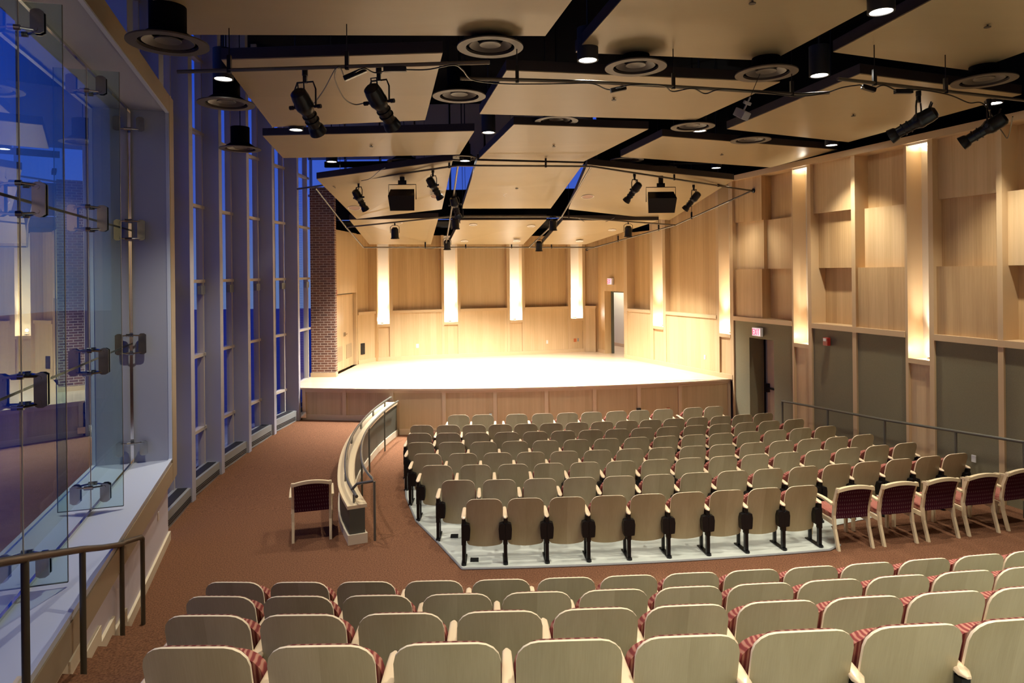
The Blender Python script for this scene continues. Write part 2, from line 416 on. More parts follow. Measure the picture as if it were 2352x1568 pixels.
# ------------------------------------------------------------------ theatre seat
def seat_proto():
    root = empty('auditorium_seat')
    W = .24
    def lean(z): return .075-.14*((z-.2)/.68)-.018*math.sin((z-.2)/.68*PI)*-1
    def surf(W, z0, z1, rtop, sag, off, nz=16, nx=8, rb=.04, bulge=0, wscale=1):
        rows = []
        for i in range(nz+1):
            t = i/nz; t = .5-.5*math.cos(PI*t)
            row = []
            zc = z0+(z1-z0)*t
            d = z1-zc; w = W
            if d < rtop: w = W-rtop+math.sqrt(max(0, rtop*rtop-(rtop-d)**2))
            db = zc-z0
            if db < rb: w = min(w, W-rb+math.sqrt(max(0, rb*rb-(rb-db)**2)))
            for j in range(nx+1):
                u = -1+2*j/nx; x = u*w
                z = zc+(sag*(x/W)**2)*(1-t)-.012*(x/W)**2*t
                y = lean(z)-.025*(x/W)**2*-1*.6+off+bulge*(1-abs(u)**3)*math.sin(PI*min(1, max(0, t)))**.5
                row.append((x, y, z))
            rows.append(row)
        return rows
    def shell(name, front, back, mats, parent, smooth=True):
        mb = MB(); nz = len(front)-1; nx = len(front[0])-1; n = 0
        for g in (back, front):
            for r in g: mb.v += r
        N = (nz+1)*(nx+1)
        for gi in (0, 1):
            for i in range(nz):
                for j in range(nx):
                    a = gi*N+i*(nx+1)+j; q = (a, a+1, a+nx+2, a+nx+1)
                    mb.f.append(q if gi == 0 else q[::-1]); mb.m.append(0)
        rim = [(0, j) for j in range(nx)]+[(i, nx) for i in range(nz)]+[(nz, nx-j) for j in range(nx)]+[(nz-i, 0) for i in range(nz)]
        for k, (i, j) in enumerate(rim):
            i2, j2 = rim[(k+1) % len(rim)]
            a = i*(nx+1)+j; b = i2*(nx+1)+j2
            mb.f.append((a, a+N, b+N, b)); mb.m.append(1 if len(mats) > 1 else 0)
        return mb.build(name, mats, parent, smooth=smooth)
    B = surf(W, .20, .878, .10, .028, 0); Fr = surf(W, .20, .878, .10, .028, .016)
    shell('backrest', Fr, B, [M['seatwood'], M['seatedge']], root)
    cb = surf(W-.014, .40, .872, .095, 0, .018); cf = surf(W-.020, .40, .868, .095, 0, .044, bulge=.045)
    shell('back_cushion', cf, cb, [M['fab']], root)
    # folded seat: thick rounded pad
    def pad(off, bul): return surf(W+.004, .42, .76, .12, 0, off, nz=10, rb=.08, bulge=bul)
    shell('seat_cushion', pad(.185, .075), pad(.115, -.012), [M['fabseat']], root)
    for sx in (-1, 1):
        mb = MB()
        prof = [(.0, .34), (.012, .32), (.076, .325), (.082, .36), (.088, .47), (.078, .53), (.03, .545), (0, .52)]
        y0, y1 = -.042, .0
        xx = lambda a: sx*(.275-a)-sx*.0
        n = len(mb.v)
        mb.v += [(xx(a), y0, z) for a, z in prof]+[(xx(a), y1+.055, z) for a, z in prof]; k = len(prof)
        mb.f.append(tuple(range(k))); mb.f.append(tuple(range(2*k-1, k-1, -1))); mb.m += [0, 0]
        for i in range(k): mb.f.append((i, (i+1) % k, k+(i+1) % k, k+i)); mb.m.append(0)
        mb.build('hinge_cover', M['black'], root, bevel=.004)
    return root
def stand_mesh():
    mb = MB(); mb.box(-.024, .024, -.026, .026, .0, .60)
    mb.box(-.03, .03, -.03, .03, .26, .54)
    mb.box(-.02, .02, .20, .24, .0, .50); mb.box(-.012, .012, .0, .22, .44, .58)
    mb.box(-.032, .032, -.05, .30, .0, .018)
    mb.tube([(0, -.03, .0), (0, -.03, .03)], .034, 10)
    return mb.mesh('support_post', M['black'], bevel=.004)
def arm_mesh():
    mb = MB(); n = 10
    ring = []
    for i in range(n+1):
        t = i/n; y = -.045+.36*t; w = .034*(1-.35*t); z = .615+.03*math.sin(t*PI*.6)
        e = min(1, (min(t, 1-t)/.06))**.5 if min(t, 1-t) < .06 else 1
        ring.append([(math.copysign(abs(math.cos(q))**.6, math.cos(q))*w*max(e, .35), y, z+math.copysign(abs(math.sin(q))**.6, math.sin(q))*.015*max(e, .4)) for q in [2*PI*k/12+.26 for k in range(12)]])
    for r in ring: mb.v += r
    for i in range(n):
        for k in range(12):
            mb.f.append((i*12+k, i*12+(k+1) % 12, (i+1)*12+(k+1) % 12, (i+1)*12+k)); mb.m.append(0)
    mb.f.append(tuple(range(12))[::-1]); mb.f.append(tuple(n*12+k for k in range(12))); mb.m += [0, 0]
    return mb.mesh('armrest', M['arm'], smooth=True)
SEAT = seat_proto(); STAND = stand_mesh(); ARM = arm_mesh(); first_seat = [True]
def add_stand(root, dx):
    o = link('support_post', STAND, root, (dx, 0, 0)); a = link('armrest', ARM, root, (dx, 0, 0))
def place_row(pxs, R, topy, z, labelf, group, yl=None, splits=()):
    pos = []
    for i, px in enumerate(pxs):
        py = topy[0]+(topy[1]-topy[0])*(px-pxs[0])/(pxs[-1]-pxs[0])
        p = arc_hit(px, py, R+.06)                       # the top of the back leans .06 behind its foot
        d = Vector((CX-p.x, CY-p.y)).normalized(); pos.append((p.x+d.x*.06, p.y+d.y*.06))
    n = len(pos)
    for i, (x, y) in enumerate(pos):
        rz = math.atan2(-(CX-x), CY-y)
        if first_seat[0]: r = SEAT; first_seat[0] = False
        else:
            r = SEAT.copy(); COL.objects.link(r)
            for ch in SEAT_PARTS: 
                c = ch.copy(); COL.objects.link(c); c.parent = r
        if r is SEAT: globals()['SEAT_PARTS'] = list(SEAT.children)
        lz = z(x, y)+.012 if callable(z) else z
        r.location = (x, y, lz); r.rotation_euler.z = rz
        left = i == 0 or i in splits; right = i == n-1 or (i+1) in splits
        pl = .5*math.dist(pos[i], pos[i-1]) if not left else .5*math.dist(pos[i], pos[i+1]) if not right else .28
        add_stand(r, -max(.262, pl))
        if right: add_stand(r, max(.262, pl))
        tag(r, labelf(i, n), 'auditorium seat', group)
def lf(rowtxt, adj):
    def f(i, n):
        if i == 0: w = 'at the left end'
        elif i == n-1: w = 'at the right end'
        elif i < n/2: w = ORD[i+1]+' from left'
        else: w = ORD[n-i]+' from right'
        return f'{adj} tip-up seat, {w} in {rowtxt}'
    return f
LR = [
 ([1053, 1109, 1187, 1247, 1304, 1360, 1417, 1470, 1525, 1594, 1642], 25.81, (953, 934), 'the row nearest the stage', (2, 9)),
 ([968, 1029, 1089, 1149, 1208, 1267, 1326, 1384, 1441, 1496, 1550, 1604, 1658, 1708, 1756], 26.87, (979, 950), 'the second row from the stage', ()),
 ([962, 1029, 1095, 1164, 1230, 1294, 1358, 1419, 1478, 1537, 1598, 1657, 1715, 1770, 1827], 27.67, (997, 964), 'the third row from the stage', ()),
 ([966, 1037, 1111, 1183, 1254, 1325, 1395, 1464, 1531, 1596, 1659, 1723, 1784, 1843, 1900], 28.49, (1019, 980), 'the fourth row from the stage', ()),
 ([981, 1063, 1143, 1220, 1297, 1374, 1449, 1522, 1594, 1662, 1732, 1799, 1863, 1926, 1986], 29.36, (1044, 998), 'the fifth row from the stage', ()),
 ([1003, 1092, 1179, 1262, 1345, 1428, 1509, 1587, 1664, 1738, 1812, 1883, 1952, 2020, 2084], 30.15, (1071, 1018), 'the sixth row from the stage', ()),
 ([1052, 1147, 1241, 1333, 1424, 1515, 1602, 1686, 1768, 1850, 1927, 1997, 2070, 2138, 2200], 31.02, (1106, 1040), 'the long row before the armchairs', ()),
 ([1112, 1208, 1304, 1400, 1491, 1583, 1673, 1760, 1845], 31.86, (1150, 1113), 'the short rear row of the far block', ()),
]
for pxs, R, ty, txt, sp in LR:
    place_row(pxs, R, ty, low_z, lf(txt, 'plywood-backed'), 'seats in '+txt, splits=sp)
UR = [
 ([533, 684, 838, 995, 1151, 1302, 1447, 1591, 1732, 1869, 2000, 2132, 2258, 2372], 35.28, (1345, 1255), .48, 'the front row of the near block'),
 ([500, 680, 863, 1049, 1234, 1412, 1586, 1753, 1915, 2072, 2224, 2368], 36.18, (1374, 1285), .79, 'the second row of the near block'),
 ([468, 690, 918, 1148, 1371, 1583, 1795, 1994, 2187, 2370], 37.06, (1421, 1350), 1.10, 'the third row of the near block'),
 ([440, 731, 1025, 1310, 1586, 1855, 2111, 2352], 37.84, (1500, 1443), 1.35, 'the row closest to the camera'),
]
for pxs, R, ty, z, txt in UR:
    place_row(pxs, R, ty, z, lf(txt, 'olive plywood-backed'), 'seats in '+txt)
# ------------------------------------------------------------------ loose armchairs
def armchair():
    r = empty('armchair')
    def bar(pts, w, d):
        mb = MB(); pts = [Vector(p) for p in pts]
        for a, b in zip(pts, pts[1:]):
            mb.hexa([(a.x-w/2, a.y-d/2, a.z), (a.x+w/2, a.y-d/2, a.z), (a.x+w/2, a.y+d/2, a.z), (a.x-w/2, a.y+d/2, a.z),
                     (b.x-w/2, b.y-d/2, b.z), (b.x+w/2, b.y-d/2, b.z), (b.x+w/2, b.y+d/2, b.z), (b.x-w/2, b.y+d/2, b.z)])
        return mb
    for s in (-1, 1):
        bar([(s*.262, -.10, 0), (s*.262, -.02, .28), (s*.262, 0, .46), (s*.262, -.03, .66), (s*.262, -.10, .86)], .038, .045).build('leg', M['chairwood'], r, bevel=.003)
        bar([(s*.285, .50, 0), (s*.285, .49, .62)], .038, .045).build('leg', M['chairwood'], r, bevel=.003)
        mb = MB(); n = 8
        arcp = [Vector((s*.29, -.02+.56*i/n, .60+.045*math.sin(PI*(.15+.75*i/n)))) for i in range(n+1)]
        for a, b in zip(arcp, arcp[1:]):
            w0 = .026; 
            mb.hexa([(a.x-w0, a.y, a.z-.014), (a.x+w0, a.y, a.z-.014), (b.x+w0, b.y, b.z-.014), (b.x-w0, b.y, b.z-.014), (a.x-w0, a.y, a.z+.014), (a.x+w0, a.y, a.z+.014), (b.x+w0, b.y, b.z+.014), (b.x-w0, b.y, b.z+.014)])
        mb.build('armrest', M['chairwood'], r)
        mb = MB(); mb.hexa([(s*.275-.015, .0, .33), (s*.275+.015, .0, .33), (s*.275+.015, .49, .36), (s*.275-.015, .49, .36), (s*.275-.015, .0, .39), (s*.275+.015, .0, .39), (s*.275+.015, .49, .42), (s*.275-.015, .49, .42)])
        mb.build('seat_rail', M['chairwood'], r)
    # crest rail, arched
    mb = MB(); n = 12
    for i in range(n):
        x0, x1 = -.285+.57*i/n, -.285+.57*(i+1)/n
        z = lambda x: .845+.045*(1-(x/.285)**2)
        y = lambda x: -.125-.02*(1-(x/.285)**2)
        mb.hexa([(x0, y(x0), z(x0)-.045), (x1, y(x1), z(x1)-.045), (x1, y(x1)+.05, z(x1)-.045), (x0, y(x0)+.05, z(x0)-.045), (x0, y(x0), z(x0)), (x1, y(x1), z(x1)), (x1, y(x1)+.05, z(x1)), (x0, y(x0)+.05, z(x0))])
    mb.build('top_rail', M['chairwood'], r)
    mb = MB()
    for i in range(n):
        for k in range(8):
            def P(i, k, o):
                x = -.243+.486*i/n; zt = .845+.045*(1-(x/.285)**2)-.045; z = .415+(zt-.415)*k/8
                y = (-.015-.105*((z-.46)/.4)**1.6 if z > .46 else -.015)-.012*(1-(x/.243)**2)
                return (x, y+o, z)
            mb.hexa([P(i, k, -.012), P(i+1, k, -.012), P(i+1, k, .03), P(i, k, .03), P(i, k+1, -.012), P(i+1, k+1, -.012), P(i+1, k+1, .03), P(i, k+1, .03)])
    mb.build('back_upholstery', M['weave'], r, smooth=True)
    mb = MB(); mb.hexa([(-.25, .02, .39), (.25, .02, .39), (.262, .52, .40), (-.262, .52, .40), (-.25, .02, .455), (.25, .02, .455), (.262, .52, .475), (-.262, .52, .475)])
    mb.build('seat_cushion', M['fabseat'], r, bevel=.015)
    return r
ch = armchair()
def put_chair(o, bl, br, label, group=None):
    a = atz(*bl, 0); b = atz(*br, 0); m = (a+b)/2; d = (b-a).normalized(); rz = math.atan2(d.y, d.x)
    n = Vector((-d.y, d.x, 0)); m = m+n*.10
    o.location = (m.x, m.y, 0.0); o.rotation_euler.z = rz
    tag(o, label, 'armchair', group)
CHP = list(ch.children)
put_chair(ch, (672, 1247), (761, 1237), 'maple armchair with maroon back standing alone beside the curved half wall')
spots = [((1927, 1265), (2004, 1258)), ((2032, 1254.5), (2105, 1247)), ((2132, 1244), (2202, 1235)), ((2227, 1231), (2293, 1223)), ((2315, 1219), (2378, 1209))]
words = ['maple armchair with maroon back, leftmost of the five behind the seats', 'maple armchair with maroon back, second from left of the five', 'maple armchair with maroon back, middle one of the row of five',
         'maple armchair with maroon back, second from right of the five', 'maple armchair cut off by the right edge of the photo']
for (a, b), w in zip(spots, words):
    o = ch.copy(); COL.objects.link(o)
    for c in CHP:
        k = c.copy(); COL.objects.link(k); k.parent = o
    put_chair(o, a, b, w, 'armchairs along the cross aisle')
# ------------------------------------------------------------------ walls
class Wall:
    """plan line P->Q; s runs along it, d out of the wall into the room"""
    def __init__(s, P, Q):
        s.P = Vector(P); s.t = (Vector(Q)-s.P).normalized(); s.L = (Vector(Q)-s.P).length
        n = Vector((-s.t.y, s.t.x)); c = Vector((0, 12))-s.P
        s.n = n if n.dot(c) > 0 else -n
    def px(s, x, y=620):
        k, _ = ray(x, y)
        return (k*s.P.y-s.P.x)/(s.t.x-k*s.t.y)
    def pt(s, a, d, z): q = s.P+s.t*a+s.n*d; return (q.x, q.y, z)
    def box(s, mb, a0, a1, d0, d1, z0, z1, mi=0):
        return mb.hexa([s.pt(a0, d0, z0), s.pt(a1, d0, z0), s.pt(a1, d1, z0), s.pt(a0, d1, z0), s.pt(a0, d0, z1), s.pt(a1, d0, z1), s.pt(a1, d1, z1), s.pt(a0, d1, z1)], mi)
    def part(s, name, m, par, *b, **k):
        mb = MB(); s.box(mb, *b); return mb.build(name, m, par, **k)
ZL, ZT, ZS, ZF = 2.66, 6.33, 1.01, 5.17             # ledge, cornice top, stage floor, stage wall top
NB = 2.16                                           # foot of the lit niches
LIGHTS = []
def puck(p, nrm, label, group, energy=18, rad=.045):
    r = MB(); r.lathe([(0, 0), (rad+.015, 0), (rad+.015, .035), (rad, .04), (rad, .03)], 16)
    o = r.build('niche_uplight', M['steel']); o.location = p
    g = MB(); g.disc((0, 0, .032), rad, (0, 0, 1), 16); g.build('lens', M['glow'], o)
    tag(o, label, 'uplight', group)
    def lamp(nm, kind, e, off, size=None, tilt=0):
        l = bpy.data.lights.new(nm, kind); l.energy = e; l.color = (1, .96, .88); l.shadow_soft_size = .035
        lo = bpy.data.objects.new(nm, l); COL.objects.link(lo); lo.location = Vector(p)+Vector(off)
        if size:
            l.spot_size = size; l.spot_blend = 1.0
            d = Vector((-nrm.x*math.sin(tilt), -nrm.y*math.sin(tilt), math.cos(tilt))); lo.rotation_euler = d.to_track_quat('-Z', 'Y').to_euler()
    lamp('uplight_beam', 'SPOT', energy*34, (nrm.x*.04, nrm.y*.04, .06), .85, math.radians(5))
    lamp('uplight_glow', 'POINT', energy*1.1, (0, 0, .14))
def niche(W, par, x0, x1, z0, ztop, label, group, lowmat, f0=.04, zb=-.15, energy=18, y=640, toplit=False):
    a0, a1 = W.px(x0, y), W.px(x1, y)
    if a0 > a1: a0, a1 = a1, a0
    W.part('niche_back', M['niche'], par, a0-.02, a1+.02, -.42, -.36, z0, ztop)
    W.part('niche_shelf', M['mtrim'], par, a0-.01, a1+.01, -.36, .01, z0-.09, z0)
    W.part('niche_panel', lowmat, par, a0, a1, -.36, -.05, zb, z0-.09)
    p = W.pt((a0+a1)/2+(.06 if W is WR else 0), -.22, z0+.001)
    puck(p, W.n, label, group, energy)
    if toplit:
        W.part('niche_top', M['recess'], par, a0, a1, -.36, -.01, ztop-.06, ztop-.0)
        l = bpy.data.lights.new('niche_top_lamp', 'AREA'); l.energy = 6; l.color = (1, .92, .76); l.shape = 'RECTANGLE'; l.size = .2; l.size_y = .2
        lo = bpy.data.objects.new('niche_top_lamp', l); COL.objects.link(lo); lo.location = W.pt((a0+a1)/2, -.2, ztop-.16); lo.rotation_euler = (PI, 0, 0)
# --- right audience wall
WR = Wall((5.77, 17.87), (5.77+.3130*20, 17.87-.9498*20))
wr = MB()
d0 = WR.px(1719, 800); d1 = WR.px(1775, 800); DZ = 2.17
WR.box(wr, -.1, d0, -.62, -.45, -.2, ZT); WR.box(wr, d1, 20, -.62, -.45, -.2, ZT); WR.box(wr, d0, d1, -.62, -.45, DZ, ZT)
wall_r = struct(wr.build('wall_right', M['maple']), 'maple panelled side wall with olive fabric below the ledge')
E = [WR.px(v) for v in (1683, 1746, 1819, 1822.5, 1856, 1864, 1957, 1966, 2079, 2085, 2134, 2145, 2291, 2304)]
def fin(W, par, a0, a1, z0, z1, dd=0.0): W.part('trim', M['mtrim'], par, a0, a1, -.45, dd, z0, z1)
tiers_z = [2.68, 3.90, 5.11, 6.22]
def bay(a0, a1, deps):
    for k in range(3): WR.part('wood_panel', [M['maple'], M['maple_b'], M['maple']][(k+int(a0*3)) % 3], wall_r, a0, a1, -.45, -deps[k], tiers_z[k]+(0 if k == 0 else .0), tiers_z[k+1])
bay(E[0]+.02, E[1], (.05, .12, .06)); bay(E[1], E[2], (.30, .22, .34))
bay(E[5], E[6], (.38, .20, .07)); bay(E[7], E[8], (.05, .24, .34))
L3 = E[12]-E[11]
bay(E[11], E[12], (.06, .20, .12)); bay(E[13], E[13]+L3, (.34, .12, .36))
s4 = E[13]+L3+.12
fin(WR, wall_r, E[13]+L3, s4, -.15, 6.22)
niche_s = s4
WR.part('wood_panel', M['maple'], wall_r, s4+.45, 20, -.45, -.1, 2.68, 6.22)
for a, b in ((E[2], E[3]), (E[4], E[5]), (E[8], E[9]), (E[10], E[11]), (E[12], E[13]), (E[6], E[7]), (-.02, E[0]+.02)): fin(WR, wall_r, a, b, -.15, 6.22, .012)
for a, b in ((E[0]+.02, E[2]), (E[5], E[8]), (E[11], s4-.12), (s4, 20)): 
    WR.part('ledge', M['mtrim'], wall_r, a, b, -.45, .03, 2.57, 2.68)
WR.part('cornice', M['mtrim'], wall_r, -.05, 20, -.45, .06, 6.20, ZT)
# olive fabric below
WR.part('fabric_panel', M['olive'], wall_r, E[0]+.02, d0, -.45, -.03, -.15, 2.57)
WR.part('fabric_panel', M['olive'], wall_r, d0, d1, -.45, -.03, DZ, 2.57)
WR.part('fabric_panel', M['olive'], wall_r, d1, E[2], -.45, -.03, -.15, 2.57)
for a, b in ((E[5], E[6]), (E[7], E[8]), (E[11], E[12]), (E[13], s4-.12), (s4, 20)): WR.part('fabric_panel', M['olive'], wall_r, a, b, -.45, -.03, -.15, 2.57)
GN = 'uplights in the side wall niches'
niche(WR, wall_r, 1822.5, 1856, 2.19, 6.22, 'small uplight glowing in the niche right of the side exit door', GN, M['maple_b'], toplit=True, energy=9)
niche(WR, wall_r, 2085, 2134, 2.19, 6.22, 'small uplight glowing in the niche nearest the camera on the side wall', GN, M['maple_b'], toplit=True, energy=9)
# door in the right wall
dr = struct(WR.part('door_1', M['chairwood'], None, d0+.045, d1+.0, -.55, -.50, -.14, DZ-.0), 'tan side exit door in a dark recess')
WR.part('door_frame', M['black'], dr, d0, d0+.045, -.56, -.46, -.14, DZ)
WR.part('hinge_strip', M['greymetal'], dr, d0+.045, d0+.085, -.50, -.49, -.14, DZ-.02)
pb = MB(); WR.box(pb, d0+.06, d0+.18, -.50, -.42, .78, 1.0); WR.box(pb, d0+.10, d1-.05, -.45, -.41, .87, .92); pb.build('push_bar', M['black'], dr, bevel=.006)
# --- stage side wall (right)
WS = Wall((5.77, 17.87), (3.7, 22.6))
ws = MB(); aT = WS.px(1494, 600)
WS.box(ws, 0, aT, -.62, -.45, ZS-1.2, ZT); WS.box(ws, aT, WS.L, -.62, -.45, ZS-1.2, ZF)
wall_s = struct(ws.build('wall_stage_right', M['maple']), 'maple panelled wall on the right side of the stage')
G = [WS.px(v, 650) for v in (1683, 1676, 1651, 1648, 1526, 1522, 1499, 1495, 1440)]
def ztop(a): return ZT if a < aT+.01 else ZF
fin(WS, wall_s, 0, G[1], ZS, ZT); fin(WS, wall_s, G[2], G[3]+.05, ZS, ZT); fin(WS, wall_s, G[4]-.05, G[5], ZS, ZT); fin(WS, wall_s, G[6], G[7]+.05, ZS, ZT); fin(WS, wall_s, G[8], WS.L, ZS, ZF)
mid = WS.px(1609, 650)
WS.part('wood_panel', M['maple'], wall_s, G[3]+.05, mid, -.45, -.16, ZL, ZT); WS.part('wood_panel', M['maple'], wall_s, mid, G[4]-.05, -.45, -.17, ZL, ZT)
WS.part('wood_panel', M['maple'], wall_s, G[7]+.05, G[8], -.45, -.30, ZL, ZF)
WS.part('wood_panel', M['maple_b'], wall_s, G[3]+.05, G[4]-.05, -.45, -.02, ZS, ZL-.09); WS.part('wood_panel', M['maple_b'], wall_s, G[7]+.05, G[8], -.45, -.02, ZS, ZL-.09)
WS.part('ledge', M['mtrim'], wall_s, G[3]+.05, G[4]-.05, -.45, .02, ZL-.09, ZL); WS.part('ledge', M['mtrim'], wall_s, G[7]+.05, G[8], -.45, .02, ZL-.09, ZL)
WS.part('baseboard', M['mtrim'], wall_s, .02, WS.L, -.4, .025, ZS, ZS+.12)
GS = 'uplights in the stage wall niches'
niche(WS, wall_s, 1676, 1651, 2.19, ZT-.1, 'uplight in the niche at the right front corner of the stage', GS, M['maple_b'], energy=17, zb=ZS)
niche(WS, wall_s, 1522, 1499, 2.19, ZT-.1, 'uplight in the narrow niche just right of the stage doorway', GS, M['maple_b'], energy=19, zb=ZS)
# --- back wall
WB = Wall((-4.5, 22.5), (2.57, 24.5))
wb = MB(); WB.box(wb, 0, WB.L, -.62, -.45, ZS-1, ZF)
wall_b = struct(wb.build('wall_back', M['maple']), 'maple panelled back wall of the stage')
def wb_bay(x0, x1, dep, m1, m2):
    a, b = WB.px(x0, 650), WB.px(x1, 650)
    WB.part('wood_panel', m1, wall_b, a, b, -.45, -dep, ZL, ZF); WB.part('wood_panel', m2, wall_b, a, b, -.45, -.02, ZS, ZL-.09)
    WB.part('ledge', M['mtrim'], wall_b, a, b, -.45, .02, ZL-.09, ZL)
wb_bay(902, 1014, .22, M['maple'], M['maple_b']); wb_bay(1057, 1164, .22, M['maple_b'], M['maple_b']); wb_bay(1205, 1304, .22, M['maple'], M['maple_b'])
for x0, x1 in ((855, 862), (894, 902), (1014, 1020), (1051, 1057), (1164, 1171), (1199, 1205), (1304, 1311), (1338, 1344)):
    fin(WB, wall_b, max(0, WB.px(x0, 650)), WB.px(x1, 650), ZS, ZF)
WB.part('baseboard', M['mtrim'], wall_b, 0, WB.L, -.4, .025, ZS, ZS+.12)
for (x0, x1), t in zip(((862, 894), (1020, 1051), (1171, 1199), (1311, 1338)), ('leftmost', 'second from left', 'third from left', 'rightmost')):
    niche(WB, wall_b, x0, x1, 2.22, ZF, f'uplight in the {t} niche of the stage back wall', GS, M['maple_b'], energy=27, zb=ZS)
# --- return and doorway wall
WQ = Wall((2.57, 24.5), (3.07, 24.35))
wq = MB(); WQ.box(wq, 0, WQ.L+.05, -.5, -.2, ZS-1, ZF); wall_q = struct(wq.build('wall_stage_corner', M['maple']))
WQ.part('wood_panel', M['maple_b'], wall_q, .03, WQ.L-.12, -.2, -.03, ZS, ZL-.09); WQ.part('ledge', M['mtrim'], wall_q, .03, WQ.L-.1, -.2, .02, ZL-.09, ZL)
WD = Wall((3.07, 24.35), (3.7, 22.6))
o0, o1, oz = WD.px(1389, 740), WD.px(1433, 740), 3.20
wd = MB(); WD.box(wd, 0, o0, -.35, 0, ZS-1, ZF); WD.box(wd, o1, WD.L, -.35, 0, ZS-1, ZF); WD.box(wd, o0, o1, -.35, 0, oz, ZF)
wall_d = struct(wd.build('wall_stage_doorway', M['maple']), 'maple wall with the stage exit doorway')
WD.part('baseboard', M['mtrim'], wall_d, 0, o0, 0, .025, ZS, ZS+.12)
hb = MB(); WD.box(hb, -5, 2.0, -1.75, -1.6, ZS, 4.0); WD.box(hb, -5.1, -5, -1.75, -.35, ZS, 4.0); WD.box(hb, 1.9, 2.0, -1.6, -.6, ZS, 4.0); WD.box(hb, -5.1, 2.0, -1.75, -.35, ZS+3, 4.1)
wall_h = struct(hb.build('wall_corridor', M['hall']), 'cream corridor wall seen through the stage doorway')
WD.part('floor', M['stage'], None, -5, 1.9, -1.75, 0, ZS-.1, ZS-.002)['kind'] = 'structure'
WD.part('baseboard', M['mtrim'], wall_h, -5, 1.9, -1.6, -1.57, ZS, ZS+.12)
db = struct(WD.part('door_2', M['olive_wall'], None, o0, o0+.07, -.33, -.25, ZS, oz), 'dark olive frame of the open stage doorway')
WD.part('door_frame', M['olive_wall'], db, o1-.42, o1-.34, -.33, -.27, ZS, oz); WD.part('door_frame', M['olive_wall'], db, o0, o1, -.33, -.27, oz-.05, oz)
WD.part('door_leaf', M['chairwood'], db, o1-.34, o1, -.32, -.28, ZS+.0, oz-.05); WD.part('kick_plate', M['greymetal'], db, o1-.33, o1-.02, -.28, -.275, ZS+.02, ZS+.25)
hl = bpy.data.lights.new('corridor_lamp', 'AREA'); hl.energy = 60; hl.size = 1.2; hl.color = (1, .93, .8)
ho = bpy.data.objects.new('corridor_lamp', hl); COL.objects.link(ho); ho.location = WD.pt(-1.2, -.9, 3.85)
# --- left side of the stage
WL = Wall((-5.095, 19.27), (-4.94, 21.75))
wl = MB(); WL.box(wl, 0, WL.L, -.5, -.25, ZS-1, ZF); wall_l = struct(wl.build('wall_stage_left', M['maple']), 'maple wall left of the stage with double doors')
k0, k1 = WL.px(774, 760), WL.px(819, 760)
WL.part('wood_panel', M['maple_b'], wall_l, 0, WL.L, -.25, 0, 3.30, ZF); WL.part('trim', M['mtrim'], wall_l, k1, WL.L, -.25, 0, ZS, 3.30); WL.part('trim', M['mtrim'], wall_l, 0, k0, -.25, 0, ZS, 3.3)
dd = struct(WL.part('door_3', M['olive_wall'], None, k0, k1, -.25, -.14, ZS, 3.30), 'pair of maple doors with louvres, left of the stage')
m_ = (k0+k1)/2
for a, b in ((k0+.04, m_-.004), (m_+.004, k1-.04)):
    lf_ = WL.part('door_leaf', M['maple_b'], dd, a, b, -.14, -.10, ZS+.01, 3.26)
    lv = MB(); w_ = b-a
    WL.box(lv, a+w_*.2, b-w_*.2, -.105, -.095, ZS+.28, ZS+.72)
    for i in range(12): WL.box(lv, a+w_*.2, b-w_*.2, -.10, -.085, ZS+.30+i*.034, ZS+.316+i*.034)
    lv.build('louvre', M['louvre'], lf_)
    sg = 1 if a > m_-.01 else -1
    hd = MB(); WL.box(hd, m_+sg*.05-.015, m_+sg*.05+.015, -.10, -.07, 2.0, 2.12); WL.box(hd, min(m_+sg*.05, m_+sg*.17), max(m_+sg*.05, m_+sg*.17), -.06, -.045, 2.05, 2.07); hd.build('lever_handle', M['steel'], lf_)
WL2 = Wall((-4.93, 21.75), (-4.5, 22.5))
w2 = MB(); WL2.box(w2, 0, WL2.L+.1, -.5, -.25, ZS-1, ZF); w2.box(-4.75, -4.44, 22.44, 22.62, ZS-1, ZF); wall_l2 = struct(w2.build('wall_stage_left_corner', M['maple']))
WL2.part('wood_panel', M['maple'], wall_l2, 0, WL2.L, -.25, -.18, ZL, ZF); WL2.part('wood_panel', M['maple_b'], wall_l2, 0, WL2.L, -.25, 0, ZS, ZL-.09); WL2.part('ledge', M['mtrim'], wall_l2, 0, WL2.L, -.25, .04, ZL-.09, ZL)
WL2.part('baseboard', M['mtrim'], wall_l2, 0, WL2.L, 0, .025, ZS, ZS+.12)
ap = WL2.px(832, 795); vg = MB(); WL2.box(vg, .12, .30, 0, .02, 1.30, 1.66)
for i in range(7): WL2.box(vg, .13, .29, .02, .028, 1.33+i*.045, 1.35+i*.045)
tag(vg.build('wall_vent', M['black']), 'small black grille on the wall beside the double doors', 'vent')
# brick pier
bp = MB(); bp.box(-5.64, -4.955, 19.1, 19.27, ZS, 6.32); pier = struct(bp.build('wall_brick', M['brick']), 'dark red brick pier between windows and stage')
MB().box(-5.66, -4.94, 19.07, 19.28, ZS, ZS+.12).build('baseboard', M['mtrim'], pier)
